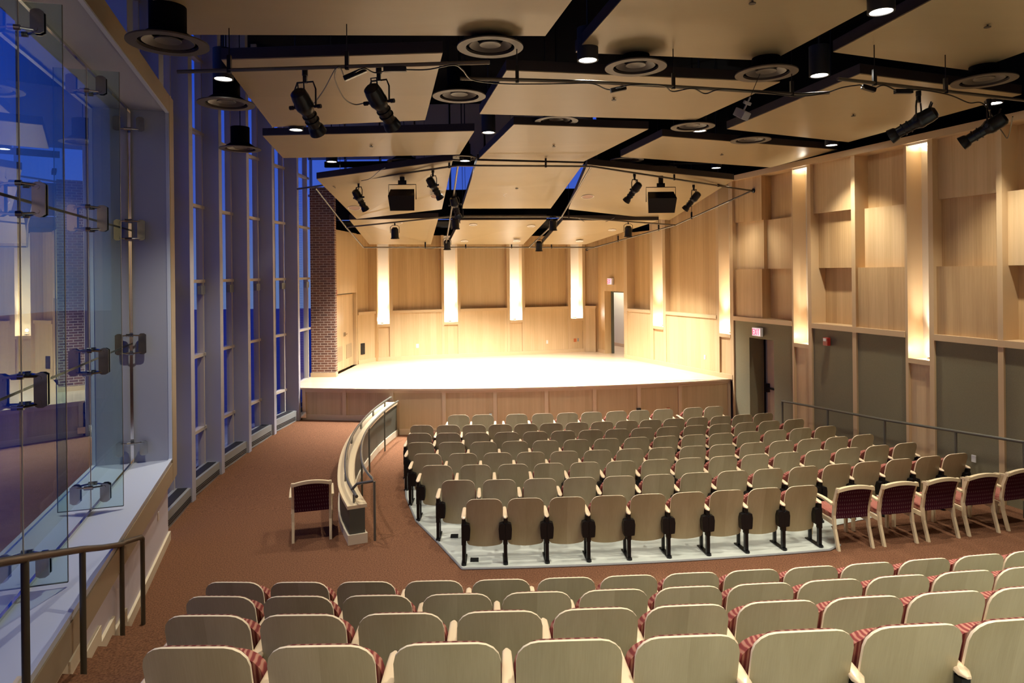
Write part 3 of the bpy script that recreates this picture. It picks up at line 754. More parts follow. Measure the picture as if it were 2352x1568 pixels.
# dark outer shell above and around
sh = MB()
sh.box(-7, 13, -2.6, 21.65, 9.2, 9.35)
ceil = struct(sh.build('ceiling', M['matte']), 'black painted roof deck above the hanging panels')
b_ = MB()
WR.box(b_, -1.2, 21, -.95, -.6, ZT-.2, 9.2); WR.box(b_, -1.2, 21, -.62, -.3, ZT+.01, ZT+.1); struct(b_.build('wall_upper_right', M['matte']), 'black wall above the side wall cornice')
b_ = MB(); b_.box(-5.7, 5.6, 20.5, 20.7, ZF+.35, 6.38); b_.box(2.6, 6.4, 20.5, 20.7, 6.0, 9.2)
for sx in range(6): b_.box(-5.0+2*sx, -4.9+2*sx, 19.9, 20.5, 6.6, 6.7)
b_.box(-5, 5.4, 18.3, 18.4, 6.75, 6.9)
struct(b_.build('wall_upper_back', M['matte']), 'black bulkhead above the stage')
b_ = MB(); WS.box(b_, aT, WS.L+2.5, -.9, -.5, ZF, 9.2); WS.box(b_, -.3, aT, -.9, -.62, ZT-.3, 9.2); b_.box(-6.2, 2.2, 24.9, 25.1, 0, 5.6); b_.box(-5.64, -5.5, 20.6, 25.0, 0, 5.6)
b_.box(-5.5, 4, 20.7, 25, 5.45, 5.5)
struct(b_.build('wall_outer_back', M['matte']), 'dark structure behind the stage walls')
b_ = MB(); b_.box(-2.5, 12.5, -2.6, -2.4, 1.5, 9.2); struct(b_.build('wall_rear', M['maple']), 'rear wall of the hall behind the camera')
# clerestory glazing
cl = MB()
for i in range(9): cl.box(-6.35+1.1*i, -6.29+1.1*i, 21.5, 21.62, 6.3, 9.2)
cl.box(-6.4, 2.6, 21.5, 21.6, 6.33, 6.40); cl.box(-6.4, 2.6, 21.5, 21.6, 7.5, 9.2)
w_c = struct(cl.build('window_9', M['frame']), 'high strip of windows above the stage with blue sky')
g_ = MB(); g_.poly([(-6.4, 21.55, 6.36), (2.6, 21.55, 6.36), (2.6, 21.55, 7.5), (-6.4, 21.55, 7.5)]); g_.build('pane', M['pane'], w_c)
# ------------------------------------------------------------------ stage
stg = empty('stage', (0, 18, 0)); tag(stg, 'raised maple stage with a curved panelled front', 'stage'); inv = Matrix.Translation((0, -18, 0))
def spart(mb, name, m, **k):
    mb.v = [(x, y-18, z) for x, y, z in mb.v]; return mb.build(name, m, stg, **k)
xs = [-5.38+.35*i for i in range(32)]+[5.74]
back = [(5.75, 17.9), (3.72, 22.6), (3.10, 24.34), (2.57, 24.5), (-4.5, 22.5), (-4.93, 21.75), (-5.04, 19.3), (-5.04, 19.08), (-5.66, 19.08), (-5.80, 18.0)]
front = [(x, arc_y(23.97, x)) for x in xs]
spart(MB().prism(front+back, .965, ZS), 'stage_floor', M['stage'])
trx = [-5.36]+[atz(v, 920, .7).x for v in (790.5, 900, 1020, 1137, 1256, 1370.5, 1479.5, 1584)]+[5.70]
def arcseg(R0, R1, x0, x1, z0, z1, n=6):
    mb = MB()
    for i in range(n):
        a, b = x0+(x1-x0)*i/n, x0+(x1-x0)*(i+1)/n
        mb.hexa([(a, arc_y(R0, a), z0), (b, arc_y(R0, b), z0), (b, arc_y(R1, b), z0), (a, arc_y(R1, a), z0), (a, arc_y(R0, a), z1), (b, arc_y(R0, b), z1), (b, arc_y(R1, b), z1), (a, arc_y(R1, a), z1)])
    return mb
fz = lambda x: .20 if x < -3 else -.14
for i, (a, b) in enumerate(zip(trx, trx[1:])):
    spart(arcseg(23.90, 23.6, a, b, fz((a+b)/2), .965), 'fascia_panel', M['fascia'])
for a in trx: 
    a_ = max(-5.36, a-.045); spart(arcseg(23.935, 23.7, a_, min(a_+.09, 5.73), fz(a), .965, 1), 'trim', M['strim'])
spart(arcseg(23.94, 23.7, -5.36, -3.0, .20, .33, 8), 'baseboard', M['strim']); spart(arcseg(23.94, 23.7, -2.85, 5.72, -.14, -.0, 20), 'baseboard', M['strim'])
spart(arcseg(23.93, 23.7, -5.36, 5.72, .90, .965, 24), 'top_rail', M['strim'])
def fascia_dev(name, px, py, w, h, m, label, cat):
    k, b = ray(px, py); p = arc_hit(px, py, 23.95); z = EYE-b*p.y
    o = MB().box(-w/2, w/2, -.03, .02, -h/2, h/2).build(name, m); o.location = (p.x, p.y-.0, z); tag(o, label, cat); return o
fascia_dev('junction_box', 697, 952, .16, .15, M['steel'], 'small steel box at the left end of the stage front', 'junction box')
fascia_dev('floor_box', 1467, 941, .11, .09, M['black'], 'small black socket on the stage front behind the seats', 'socket')
fascia_dev('microphone_socket', 1127, 951, .06, .05, M['steel'], 'tiny steel socket plate on stage front, left one', 'socket')
fascia_dev('microphone_socket', 1357, 947, .06, .05, M['steel'], 'tiny steel socket plate low on stage front near its middle', 'socket')
fascia_dev('microphone_socket', 1535, 938, .07, .04, M['orange'], 'tiny brown socket plate on stage front at right', 'socket')
# ------------------------------------------------------------------ half wall and rails
hw = empty('half_wall', (-2.8, 12, 0)); tag(hw, 'low curved wall, dark olive sides and maple cap, beside the ramp', 'half wall')
def capz(y): return .55+(y-9.86)*.020
def hpart(mb, name, m, **k): mb.v = [(x+2.8, y-12, z) for x, y, z in mb.v]; return mb.build(name, m, hw, **k)
def ribbon(A, B, z0, z1):
    mb = MB()
    for i in range(len(A)-1):
        a, b, c, d = A[i], A[i+1], B[i+1], B[i]
        mb.hexa([(a[0], a[1], z0(*a)), (d[0], d[1], z0(*d)), (c[0], c[1], z0(*c)), (b[0], b[1], z0(*b)), (a[0], a[1], z1(*a)), (d[0], d[1], z1(*d)), (c[0], c[1], z1(*c)), (b[0], b[1], z1(*b))])
    return mb
hpart(ribbon(HWR, HWL, low_z, lambda x, y: capz(y)-.05), 'panel', M['olive_wall'])
hpart(ribbon(offset(HWR, -.03), offset(HWR, .25), lambda x, y: capz(y)-.05, lambda x, y: capz(y)), 'cap', M['chairwood'])
bs = ribbon(offset(HWR, -.025), offset(HWR, .0), low_z, lambda x, y: low_z(x, y)+.14); hpart(bs, 'baseboard', M['base'])
bs = ribbon(offset(HWR, .22), offset(HWR, .245), ramp_z, lambda x, y: ramp_z(x, y)+.12); hpart(bs, 'baseboard', M['base'])
e0 = MB(); a = HWR[0]; t = (Vector(HWR[1])-Vector(HWR[0])).normalized(); n_ = Vector((-t.y, t.x)); A0 = Vector(a)
q = [A0-n_*.03-t*.03, A0+n_*.25-t*.03, A0+n_*.25+t*.01, A0-n_*.03+t*.01]
e0.prism([tuple(v) for v in q], 0, .14); hpart(e0, 'baseboard', M['base'])
for yy in (11.9, 13.0, 15.1):
    pass
r1 = [(x, y, capz(y)+.13) for x, y in offset(HWR, .12)]
t0 = Vector(r1[0])-Vector(r1[1]); t0.normalize(); r1 = [tuple(Vector(r1[0])+t0*.02)]+r1[1:-1]+[(r1[-1][0], r1[-1][1]-.1, r1[-1][2])]
rr = empty('handrail', (-2.8, 12, 0)); tag(rr, 'grey tubular handrail on brackets along the half wall cap', 'handrail')
mb = MB(); mb.tube([(x+2.8, y-12, z) for x, y, z in r1], .024, 10); mb.build('rail', M['railgrey'], rr, smooth=True)
for i in range(1, len(r1)-1, 4):
    x, y, z = r1[i]; MB().box(x+2.8-.012, x+2.8+.012, y-12-.05, y-12+.05, capz(y), z-.01).build('bracket', M['railgrey'], rr)
r2 = [(x, y, .86+low_z(x, y)*.6) for x, y in offset(HWR, -.14)]
rr2 = empty('handrail', (-2.8, 12, 0)); tag(rr2, 'grey floor-standing handrail curving down the seating side of the half wall', 'handrail')
end = r2[0]; loop = [(-2.39, 10.06, .70), (-2.30, 10.0, .80), (end[0]-.02, end[1]+.02, .855)]
pts = loop+r2[1:-2]
mb = MB(); mb.tube([(x+2.8, y-12, z) for x, y, z in pts], .021, 10); mb.build('rail', M['railgrey'], rr2, smooth=True)
for i in (0, 9, 15, 21):
    x, y, z = r2[i]; x -= .0
    MB().tube([(x+2.8, y-12, low_z(x, y)), (x+2.8, y-12, z)], .018, 8).build('post', M['railgrey'], rr2, smooth=True)
# right rail along the side wall
rp = [(1797, 921), (1901, 939.5), (2032, 964), (2195, 990), (2352, 1015), (2500, 1039)]
rl = empty('handrail', (7, 13, 0)); tag(rl, 'olive grey handrail on posts running along the right side wall', 'handrail'); P3 = []
for x, y in rp:
    k, b = ray(x, y); Y = 11.34/(k+.3296); P3.append(Vector((k*Y-7, Y-13, EYE-b*Y)))
mb = MB(); mb.tube(P3, .024, 10); mb.tube([P3[0]+Vector((0, 0, .0)), P3[0]+Vector((0, .02, -.08))], .024, 10); mb.build('rail', M['railgrey'], rl, smooth=True)
for p in P3: MB().tube([(p.x, p.y, low_z(p.x+7, p.y+13)), p], .022, 8).build('post', M['railgrey'], rl, smooth=True)
# stair rail at lower left
sl = empty('handrail', (-3.6, 6, 0)); tag(sl, 'bronze brown stair handrail on round posts at the lower left', 'handrail')
tops = [(-4.14, 7.59, .96), (-4.02, 6.98, 1.13), (-3.44, 5.43, 1.70), (-3.03, 4.22, 2.13), (-2.55, 2.95, 2.58)]
o_ = Vector((-3.6, 6, 0)); V = [Vector(p)-o_ for p in tops]
mb = MB(); mb.tube([V[0]+Vector((0, 0, -.02)), V[0]+Vector((.0, -.03, .02)), V[1]+Vector((-.02, .08, -.01)), V[1], (V[1]+V[2])/2+Vector((-.03, 0, -.01)), V[2], V[3], V[4]], .027, 12); mb.build('rail', M['rail'], sl, smooth=True)
def stair_z(x, y):
    R = math.hypot(x-CX, y-CY); z = 0
    for r, zz in nos:
        if R > r: z = zz
    return z
for p in tops: MB().tube([Vector((p[0], p[1], stair_z(p[0], p[1])))-o_, Vector(p)-o_], .024, 10).build('post', M['rail'], sl, smooth=True)
# ------------------------------------------------------------------ bay window, lower left
BW = Wall((-5.02, 10.0), (-5.02+.3074*9.5, 10.0-.9516*9.5)); Z0, Z1 = 1.18, 6.28
bw = empty('window_1', (-4, 7, 0)); struct(bw, 'deep bay window of frameless glass with steel clamps')
def bpart(name, m, *b, **k):
    mb = MB(); BW.box(mb, *b); mb.v = [(x+4, y-7, z) for x, y, z in mb.v]; return mb.build(name, m, bw, **k)
bpart('sill', M['sill'], 0, 9.5, -.75, 0, Z0-.06, Z0); bpart('soffit', M['panel_paint'], 0, 9.5, -.75, 0, Z1, Z1+.05)
bpart('end_panel', M['panel_paint'], -.06, 0, -.75, 0, Z0, Z1)
bpart('fascia', M['boxtrim'], -.42, 9.5, -.02, .012, Z1+.002, Z1+.26); bpart('fascia', M['boxtrim'], -.42, 9.5, -.10, .010, Z0-.33, Z0-.065); bpart('fascia', M['boxtrim'], -.42, -.061, -.45, .014, Z0-.33, Z1+.26)
for z in (Z0, Z1-.025): bpart('edge_strip', M['sill'], 0, 9.5, -.03, .015, z, z+.02)
bpart('edge_strip', M['sill'], -.012, .012, -.03, .015, Z0, Z1)
bpart('channel', M['steel'], 0, 9.5, -.515, -.485, Z0, Z0+.03); bpart('channel', M['steel'], 0, 9.5, -.515, -.485, Z1-.03, Z1); bpart('channel', M['steel'], 0, .03, -.52, -.48, Z0, Z1)
js = [0.03, 2.16, 4.22, 6.25, 8.3]
for a, b in zip(js, js[1:]):
    for za, zb in ((Z0+.02, 2.90), (2.905, 4.535), (4.54, Z1-.02)): 
        mb = MB(); mb.poly([Vector(BW.pt(a+.006, -.5, za))+Vector((4, -7, 0)), Vector(BW.pt(b-.006, -.5, za))+Vector((4, -7, 0)), Vector(BW.pt(b-.006, -.5, zb))+Vector((4, -7, 0)), Vector(BW.pt(a+.006, -.5, zb))+Vector((4, -7, 0))])
        mb.build('glass_pane', M['glass'], bw)
    for z in (2.90, 4.535): bpart('joint', M['black'], a, b, -.512, -.498, z-.012, z+.012)
for j in js[1:-1]:
    bpart('joint', M['greymetal'], j-.014, j+.014, -.515, -.498, Z0, Z1)
    mb = MB(); T = lambda d, z: Vector(BW.pt(j, d, z))+Vector((4, -7, 0))
    f = MB(); BW.box(f, j-.008, j+.008, -.49, -.17, Z0+.04, Z1-.05); f.v = [(x+4, y-7, z) for x, y, z in f.v]; f.build('glass_fin', M['finglass'], bw)
    f = MB(); BW.box(f, j-.009, j+.009, -.172, -.168, Z0+.04, Z1-.05); BW.box(f, j-.009, j+.009, -.49, -.17, Z0+.036, Z0+.042); f.v = [(x+4, y-7, z) for x, y, z in f.v]; f.build('fin_edge', M['olive_wall'], bw)
for j in js[:-1]:
    for zc, two in ((Z0+.22, 0), (2.90, 1), (4.535, 1), (Z1-.22, 0)):
        mb = MB(); hh = .13 if two else .085
        for sg in ((-1, 1) if j > .1 else (1,)):
            o = sg*.022
            pr = [(d, z) for d, z in ((-.40, -hh), (-.37, -hh-.02), (-.33, -hh-.02), (-.30, -hh), (-.30, hh), (-.33, hh+.02), (-.37, hh+.02), (-.40, hh))]
            n = len(mb.v); k = len(pr)
            mb.v += [tuple(Vector(BW.pt(j+o, d, zc+z))+Vector((4, -7, 0))) for d, z in pr]+[tuple(Vector(BW.pt(j+o+sg*.02, d, zc+z))+Vector((4, -7, 0))) for d, z in pr]
            mb.f += [tuple(range(n, n+k)), tuple(range(n+2*k-1, n+k-1, -1))]+[(n+i, n+(i+1) % k, n+k+(i+1) % k, n+k+i) for i in range(k)]; mb.m += [0]*(k+2)
            for zz in ((-hh, hh) if two else ((hh,) if zc < 3 else (-hh,))):
                mb.tube([Vector(BW.pt(j+o, -.34, zc+zz*.9))+Vector((4, -7, 0)), Vector(BW.pt(j+sg*.09, -.47, zc+zz))+Vector((4, -7, 0))], .011, 8)
                mb.tube([Vector(BW.pt(j+sg*.09, -.50, zc+zz))+Vector((4, -7, 0)), Vector(BW.pt(j+sg*.09, -.455, zc+zz))+Vector((4, -7, 0))], .024, 12)
                mb.tube([Vector(BW.pt(j+sg*.03, -.36, zc+zz*.8))+Vector((4, -7, 0)), Vector(BW.pt(j+sg*.05, -.36, zc+zz*.8))+Vector((4, -7, 0))], .02, 12)
        mb.build('clamp', M['clampsteel'], bw, bevel=0)
wlw = MB(); BW.box(wlw, -.0, 9.5, -.3, -.05, 0, Z0-.3); wall_w = struct(wlw.build('wall_left', M['wallpaint']), 'pale lilac wall below the bay window')
bb = MB()
BW.box(bb, -.03, 9.5, -.05, -.02, 0, .13)
zs_prev = 0
sst = 0.0
for i, (R, z) in enumerate(nos[:-1]):
    # where this riser meets the wall line
    f = None
    for k in range(0, 950):
        s = k*.01; x, y, _ = BW.pt(s, -.05, 0)
        if math.hypot(x-CX, y-CY) > R: f = s; break
    if f is None: break
    BW.box(bb, f-.13, 9.5, -.05, -.02, z-.16, z+.13)
struct(bb.build('baseboard_left', M['base']), 'cream baseboard stepping up the stairs')
def wall_dev(W, name, px, py, w, h, m, label, cat, dd=.012, off=0, group=None):
    a = W.px(px, py); x, y, _ = W.pt(a, off, 0); _, b = ray(px, py); z = EYE-b*y
    mb = MB(); W.box(mb, a-w/2, a+w/2, off-.004, off+dd, z-h/2, z+h/2); o = mb.build(name, m, bevel=min(dd*.3, .004)); tag(o, label, cat, group); o['_a'] = a; return o, a, z
o, a, z = wall_dev(BW, 'wall_outlet', 372, 1185, .07, .115, M['white'], 'white outlet on the lilac wall below the bay window', 'outlet', off=-.05)
# ------------------------------------------------------------------ facade: fins and glazing
fins = [(-4.90, 8.75), (-5.22, 10.15), (-5.47, 11.6), (-5.585, 13.05), (-5.60, 14.45), (-5.55, 15.85), (-5.40, 17.2)]
cw = ['hidden mostly above the bay window', 'rising just above the corner of the bay window', 'tall pale column nearest the bay window', 'tall pale column, second from the bay window', 'tall pale column, middle of the five', 'tall pale column, second from the stage', 'tall pale column standing against the stage front']
for i, (x, y) in enumerate(fins):
    z0 = ramp_z(x, y) if i > 1 else 6.56
    o = MB().box(-.33, 0, 0, .14, 0, 9.15-z0).build('window_column', M['paint'], bevel=.006); o.location = (x, y, z0)
    tag(o, cw[i] if i > 1 else 'pale window column '+cw[i], 'column', 'columns of the window wall')
gl = [(x-.36, y+.10) for x, y in fins]
gl += [(-5.72, 19.1)]
mz = [.99, 2.38, 3.77, 5.17, 6.56, 7.95]
for i in range(len(gl)-1):
    (xa, ya), (xb, yb) = gl[i], gl[i+1]
    low = i >= 1
    z0 = .0 if low else 6.56
    w = struct(empty(f'window_{i+2}', (xa, ya, 0)), f'tall narrow window bay of the curved glass wall')
    W = Wall((xa, ya), (xb, yb)); L = W.L
    def fp(name, m, *b):
        mb = MB(); W.box(mb, *b); mb.v = [(x-xa, y-ya, z) for x, y, z in mb.v]; return mb.build(name, m, w)
    mb = MB(); mb.poly([(0, 0, z0), (xb-xa, yb-ya, z0), (xb-xa, yb-ya, 9.2), (0, 0, 9.2)]); mb.build('pane', M['pane'], w)
    for z in mz:
        if z > z0: fp('mullion', M['frame'], 0, L, -.04, .07, z-.03, z+.03)
    fp('mullion', M['frame'], L-.22, L-.17, -.05, .07, z0, 9.2)
    fp('mullion', M['greymetal'], L*.62, L*.62+.03, -.16, -.01, z0, 9.2)
    if low: fp('bracket', M['greymetal'], L-.36, L-.16, .02, .09, 3.52, 3.68)
    if low and i < 7:
        e = MB(); h_ = .27; zz = ramp_z(0, (ya+yb)/2)
        W.box(e, .06, L-.08, .04, .31, zz, zz+h_)
        rad = e.build('radiator_cover', M['greymetal']); tag(rad, ['', 'grey heater cover at the corner of the bay window', 'grey heater cover between first and second window columns', 'grey heater cover between second and third window columns', 'grey heater cover between third and fourth window columns', 'grey heater cover between fourth and fifth window columns', 'grey heater cover behind the stage end column'][i], 'heater cover', 'heater covers below the windows')
        s_ = MB()
        for k in range(3): W.box(s_, .12, L-.16, .31, .318, zz+.05+k*.035, zz+.065+k*.035)
        W.box(s_, .12, L-.16, .10, .26, zz+h_, zz+h_+.006); s_.build('grille', M['duct'], rad)
# outside
g_ = MB(); g_.box(-60, 40, -30, 90, -.6, -.5)
struct(g_.build('ground', M['ground']), 'dark paved ground outside')
# ------------------------------------------------------------------ ceiling panels
PL = {}
def cpanel(key, c, label, th=.14):
    """c: near-left, near-right, far-right, far-left as Vectors of the underside"""
    cen = sum(c, Vector())/4
    o = empty('ceiling_panel', cen); tag(o, label, 'ceiling panel', 'suspended ceiling panels')
    q = [v-cen for v in c]
    mb = MB(); mb.hexa([v+Vector((0, 0, .012)) for v in q]+[v+Vector((0, 0, th)) for v in q]); mb.build('frame', M['panel_edge'], o)
    mb = MB(); ins = [v*.998 for v in q]; mb.hexa([v for v in ins]+[v+Vector((0, 0, .0125)) for v in ins]); mb.build('veneer_face', M['ceil'], o)
    n = (c[1]-c[0]).cross(c[3]-c[0]).normalized(); PL[key] = (c[0], n if n.z < 0 else -n)
    return o
def cp(px, py, h): return atz(px, py, EYE+h)
def ext(a, b, Y): return a+(b-a)*((Y-a.y)/(b.y-a.y))
h = 2.65
A, A2 = cp(412, 80, h), cp(350, 0, h); B, B2 = cp(1253, 83, h), cp(1315, 0, h)
cpanel('1L', [ext(A, A2, 4.2), ext(B, B2, 4.2), B, A], 'large ceiling panel at top left, nearest the camera')
A, A2 = cp(1321, 121, h), cp(1427, 0, h); B, B2 = cp(1772, 140, h), cp(2035, 0, h)
cpanel('1C', [ext(A, A2, 4.4), ext(B, B2, 4.4), B, A], 'ceiling panel at the top centre, nearest the camera')
A, A2 = cp(1913, 120, h), cp(2140, 0, h); B, B2 = cp(2233, 163, h), cp(2352, 120, h)
cpanel('1R', [ext(A, A2, 4.9), ext(B, B2, 4.9), B, A], 'ceiling panel at the top right corner')
h = 2.55
def cq(key, pts, hs, label):
    if not isinstance(hs, (list, tuple)): hs = [hs]*4
    return cpanel(key, [cp(x, y, g) for (x, y), g in zip(pts, hs)], label)
cq('2L', [(508, 138), (1017, 122), (977, 276), (625, 292)], h, 'left ceiling panel behind the two hanging spotlights')
cq('2C', [(1163, 162), (1792, 189), (1598, 276), (1101, 262)], h, 'wide central ceiling panel above the second lighting pipe')
cq('2R', [(1975, 170), (2347, 217), (1948.6, 326.5), (1669, 296.5)], h, 'right ceiling panel behind the right hanging spotlights')
cq('3L', [(603, 312), (1090, 301), (1056, 355), (650, 363)], [2.55, 2.55, 2.40, 2.40], 'left ceiling panel in the third row from the camera')
cq('3C', [(1180, 286), (1490, 296.5), (1341, 371), (1100, 364.5)], [2.55, 2.55, 2.40, 2.40], 'central ceiling panel in the third row from the camera')
cq('3R', [(1521, 313), (1924, 344), (1769.6, 384.6), (1425, 360)], [2.55, 2.55, 2.40, 2.40], 'right ceiling panel in the third row, by the side wall')
cq('4L', [(727, 411), (1040, 368), (1015, 480.5), (819, 503)], [2.10, 2.35, 1.68, 1.45], 'left sloping panel over the stage front, above the loudspeaker')
cq('4C', [(1096, 369), (1341, 375), (1265, 478.7), (1061, 479)], [2.40, 2.40, 1.69, 1.69], 'central sloping panel over the stage front')
cq('4R', [(1349, 378), (1686, 413), (1537, 506), (1305, 480.5)], [2.36, 2.16, 1.42, 1.67], 'right sloping panel over the stage front')
cq('5L', [(802, 504.7), (1007, 501), (990, 561), (848, 561)], [1.45, 1.48, .90, .93], 'left panel over the back of the stage')
cq('5C', [(1058, 505.5), (1255.6, 504.7), (1202, 561), (1030, 561)], [1.43, 1.43, .89, .89], 'central panel over the back of the stage')
cq('5R', [(1292.6, 506), (1513, 506), (1346, 561), (1244, 561)], [1.42, 1.40, .88, .88], 'right panel over the back of the stage')
def on_panel(key, px, py):
    p, n = PL[key]; a, b = ray(px, py); d = Vector((a, 1, -b)); o = Vector((0, 0, EYE))
    return o+d*((p-o).dot(n)/d.dot(n)), n
for key, x, y, t in (('4L', 814, 477, 'left'), ('4L', 1003, 450, 'second from left'), ('4C', 1171, 447, 'third from left'), ('4R', 1350, 451, 'right')):
    p, n = on_panel(key, x, y); mb = MB(); mb.lathe([(.14, .004), (.16, .004), (.16, .012), (.14, .012), (.14, .004)], 28, axis=n); o = mb.build('ceiling_speaker', M['white']); o.location = p
    MB().disc(n*.006, .145, n, 28).build('grille', M['grille'], o); tag(o, f'round flush ceiling speaker, {t} of the four over stage front', 'ceiling speaker', 'flush ceiling speakers')
dl = [('5L', 915, 511, 'back left'), ('5C', 1087, 515.6, 'front left of the central panel'), ('5C', 1220, 518.5, 'front right of the central panel'), ('5C', 1067, 553, 'rear left of the central panel'), ('5C', 1187, 552.7, 'rear right of the central panel'), ('5R', 1406, 527.5, 'front of the right panel'), ('5R', 1331, 553, 'rear of the right panel'), ('5L', 912, 548, 'rear of the left panel')]
for key, x, y, t in dl:
    p, n = on_panel(key, x, y); mb = MB(); mb.lathe([(.085, .004), (.115, .004), (.115, .014), (.085, .014), (.085, .004)], 24, axis=n); o = mb.build('recessed_downlight', M['white']); o.location = p
    MB().disc(n*.005, .088, n, 20).build('lens', M['recess'], o); tag(o, f'small recessed stage ceiling light, {t}', 'recessed light', 'recessed lights over the stage')
    l = bpy.data.lights.new('stage_recessed_lamp', 'SPOT'); l.energy = 340; l.color = (1, .97, .91); l.spot_size = 2.0; l.spot_blend = .6; l.shadow_soft_size = .06
    lo = bpy.data.objects.new('stage_recessed_lamp', l); COL.objects.link(lo); lo.location = p+n*.03
for key, x, y in (('3L', 853, 334), ('3C', 1272, 334), ('2C', 1410, 226), ('2R', 1960, 263), ('3R', 1658, 353), ('1R', 2268, 57), ('4C', 1187, 431), ('1C', 1728, 2)):
    p, n = on_panel(key, x, y); mb = MB(); mb.lathe([(0, .03), (.035, .03), (.035, .022), (.01, .015), (.01, 0)], 14, axis=n); o = mb.build('sprinkler_head', M['diff']); o.location = p
    tag(o, 'tiny sprinkler head under '+{'3L': 'the left panel of the third row', '3C': 'the central panel of the third row', '2C': 'the wide central panel', '2R': 'the panel behind the right spotlights', '3R': 'the third row panel by the side wall', '1R': 'the top right corner panel', '4C': 'the central panel over the stage front', '1C': 'the top centre panel'}[key], 'sprinkler', 'sprinkler heads')
# ------------------------------------------------------------------ pendant downlights and air diffusers
DL = [(513, 182, 'left, below the end of the first lighting pipe'), (680, 299, 'on the edge of the left third row panel'), (762, 372, 'in front of the high blue windows at left'), (1068, 370, 'under a diffuser left of centre above the stage front'), (1122, 305, 'in the gap left of the central third row panel'), (1350, 139, 'between top centre and wide central panels'), (1360, 378, 'brightly lighting the panel edge at centre'), (1607, 301, 'right of centre beside a round diffuser'), (1645, 386, 'above the right loudspeaker near the side wall'), (1882, 174, 'right of the wide central panel'), (1910, 334, 'small and close to the right wall cornice'), (2024, 28, 'at the top right, largest and nearest'), (2283, 238, 'behind the rightmost hanging spotlight')]
for x, y, t in DL:
    p = cp(x, y, 2.5)
    mb = MB(); mb.lathe([(.105, 0), (.125, 0), (.125, .38), (0, .38)], 24); mb.lathe([(.105, 0), (.10, .06), (0, .06)], 24); mb.tube([(0, 0, .38), (0, 0, 9.2-p.z)], .012, 6)
    o = mb.build('pendant_downlight', M['duct'], smooth=True); o.location = p
    MB().disc((0, 0, .012), .106, (0, 0, -1), 24).build('lens', M['lamp'], o); tag(o, 'round lit downlight '+t, 'downlight', 'pendant downlights between the panels')
fill_spots = [(1.2, 1.2), (4.2, 2.6), (.0, 4.6), (2.8, 5.4), (5.4, 7.4), (-1.0, -1.2), (2.2, -1.4), (5.4, -1.0)]  # unseen fill lamps without fixtures, added to brighten near seats and seat backs
for P in [cp(x, y, 2.5) for x, y, t in DL]+[Vector((x, y, EYE+2.5)) for x, y in fill_spots]:
    l = bpy.data.lights.new('downlight_or_fill_lamp', 'SPOT'); l.energy = 560 if P.y > 0 else 300; l.color = (1, .92, .77); l.spot_size = 1.65 if P.y > 0 else 2.5; l.spot_blend = .75; l.shadow_soft_size = .06
    lo = bpy.data.objects.new('downlight_or_fill_lamp', l); COL.objects.link(lo); lo.location = P-Vector((0, 0, .01))
DF = [(386, 102, 2.28, 'top left beside the bay window'), (520, 240, 2.36, 'left, hanging below a black drum'), (552, 343, 2.4, 'left, on a tall black drum before the columns'), (1126, 110, 2.55, 'large, at top left of centre'), (1055, 222, 2.5, 'in the gap left of the wide central panel'), (1460, 156, 2.5, 'top centre'), (1760, 170, 2.45, 'top, right of centre'), (2260, 187, 2.45, 'near the top right edge'), (1278, 279, 2.6, 'centre, half hidden by the wide panel'), (1591, 292, 2.5, 'beside a downlight right of centre'), (1724, 323, 2.5, 'right, above the third row panel'), (1440, 368, 2.5, 'small, above the right speaker pipe'), (1518, 387, 2.45, 'small, just above the right loudspeaker'), (1060, 364, 2.55, 'small, above the left end of the stage pipes'), (928, 371, 2.5, 'small, above the left loudspeaker')]
def diffuser():
    r = empty('air_diffuser')
    mb = MB(); mb.lathe([(.375, 0), (.375, .015), (.29, .03), (.275, .03), (.275, .0), (.375, 0)], 40); mb.build('outer_ring', M['diff'], r, smooth=True)
    mb = MB(); mb.lathe([(.235, .02), (.245, .03), (.15, .09), (.145, .08), (.235, .02)], 40); mb.lathe([(.12, .03), (.125, .04), (.05, .09), (0, .09), (0, .05), (.05, .05), (.12, .03)], 32); mb.build('cone', M['diff'], r, smooth=True)
    mb = MB(); mb.lathe([(.275, .03), (.275, .05), (.17, .12), (.17, .42), (.01, .43)], 28); mb.tube([(0, 0, .42), (0, 0, 2.72)], .008, 5); mb.build('drum', M['matte'], r, smooth=True)
    return r
df = diffuser(); dfc = list(df.children)
for i, (x, y, hh, t) in enumerate(DF):
    if i == 0: o = df
    else:
        o = df.copy(); COL.objects.link(o)
        for c in dfc: k = c.copy(); COL.objects.link(k); k.parent = o
    o.location = cp(x, y, hh); tag(o, 'round dark air diffuser, '+t, 'air diffuser', 'round ceiling air diffusers')
# ------------------------------------------------------------------ lighting pipes
def pipe(pts, label, r=.021, hang=(), m='pipe'):
    o = empty('lighting_pipe', pts[0]); q = [p-pts[0] for p in pts]
    mb = MB(); mb.tube(q, r, 10); mb.build('tube', M[m], o, smooth=True)
    for t in hang:
        L = sum((b-a).length for a, b in zip(q, q[1:])); s = t*L
        for a, b in zip(q, q[1:]):
            l = (b-a).length
            if s <= l: p = a+(b-a)*s/l; break
            s -= l
        MB().box(p.x-.02, p.x+.02, p.y-.02, p.y+.02, p.z-.03, p.z+.16).tube([(p.x, p.y, p.z+.15), (p.x, p.y, 9.2-pts[0].z)], .006, 5).build('hanger', M['black'], o)
    tag(o, label, 'pipe', 'lighting pipes under the ceiling'); return o
H = 2.2
pipe([cp(408, 165, H), cp(1125, 143, H)], 'long dark lighting pipe at upper left carrying two spotlights', hang=(.17, .55))
pipe([cp(1057, 180, H), cp(1355, 188, H), cp(1600, 202, H), cp(1840, 217, H), cp(1905, 213, H)], 'long lighting pipe under the wide central ceiling panel', hang=(.14, .55, .9))
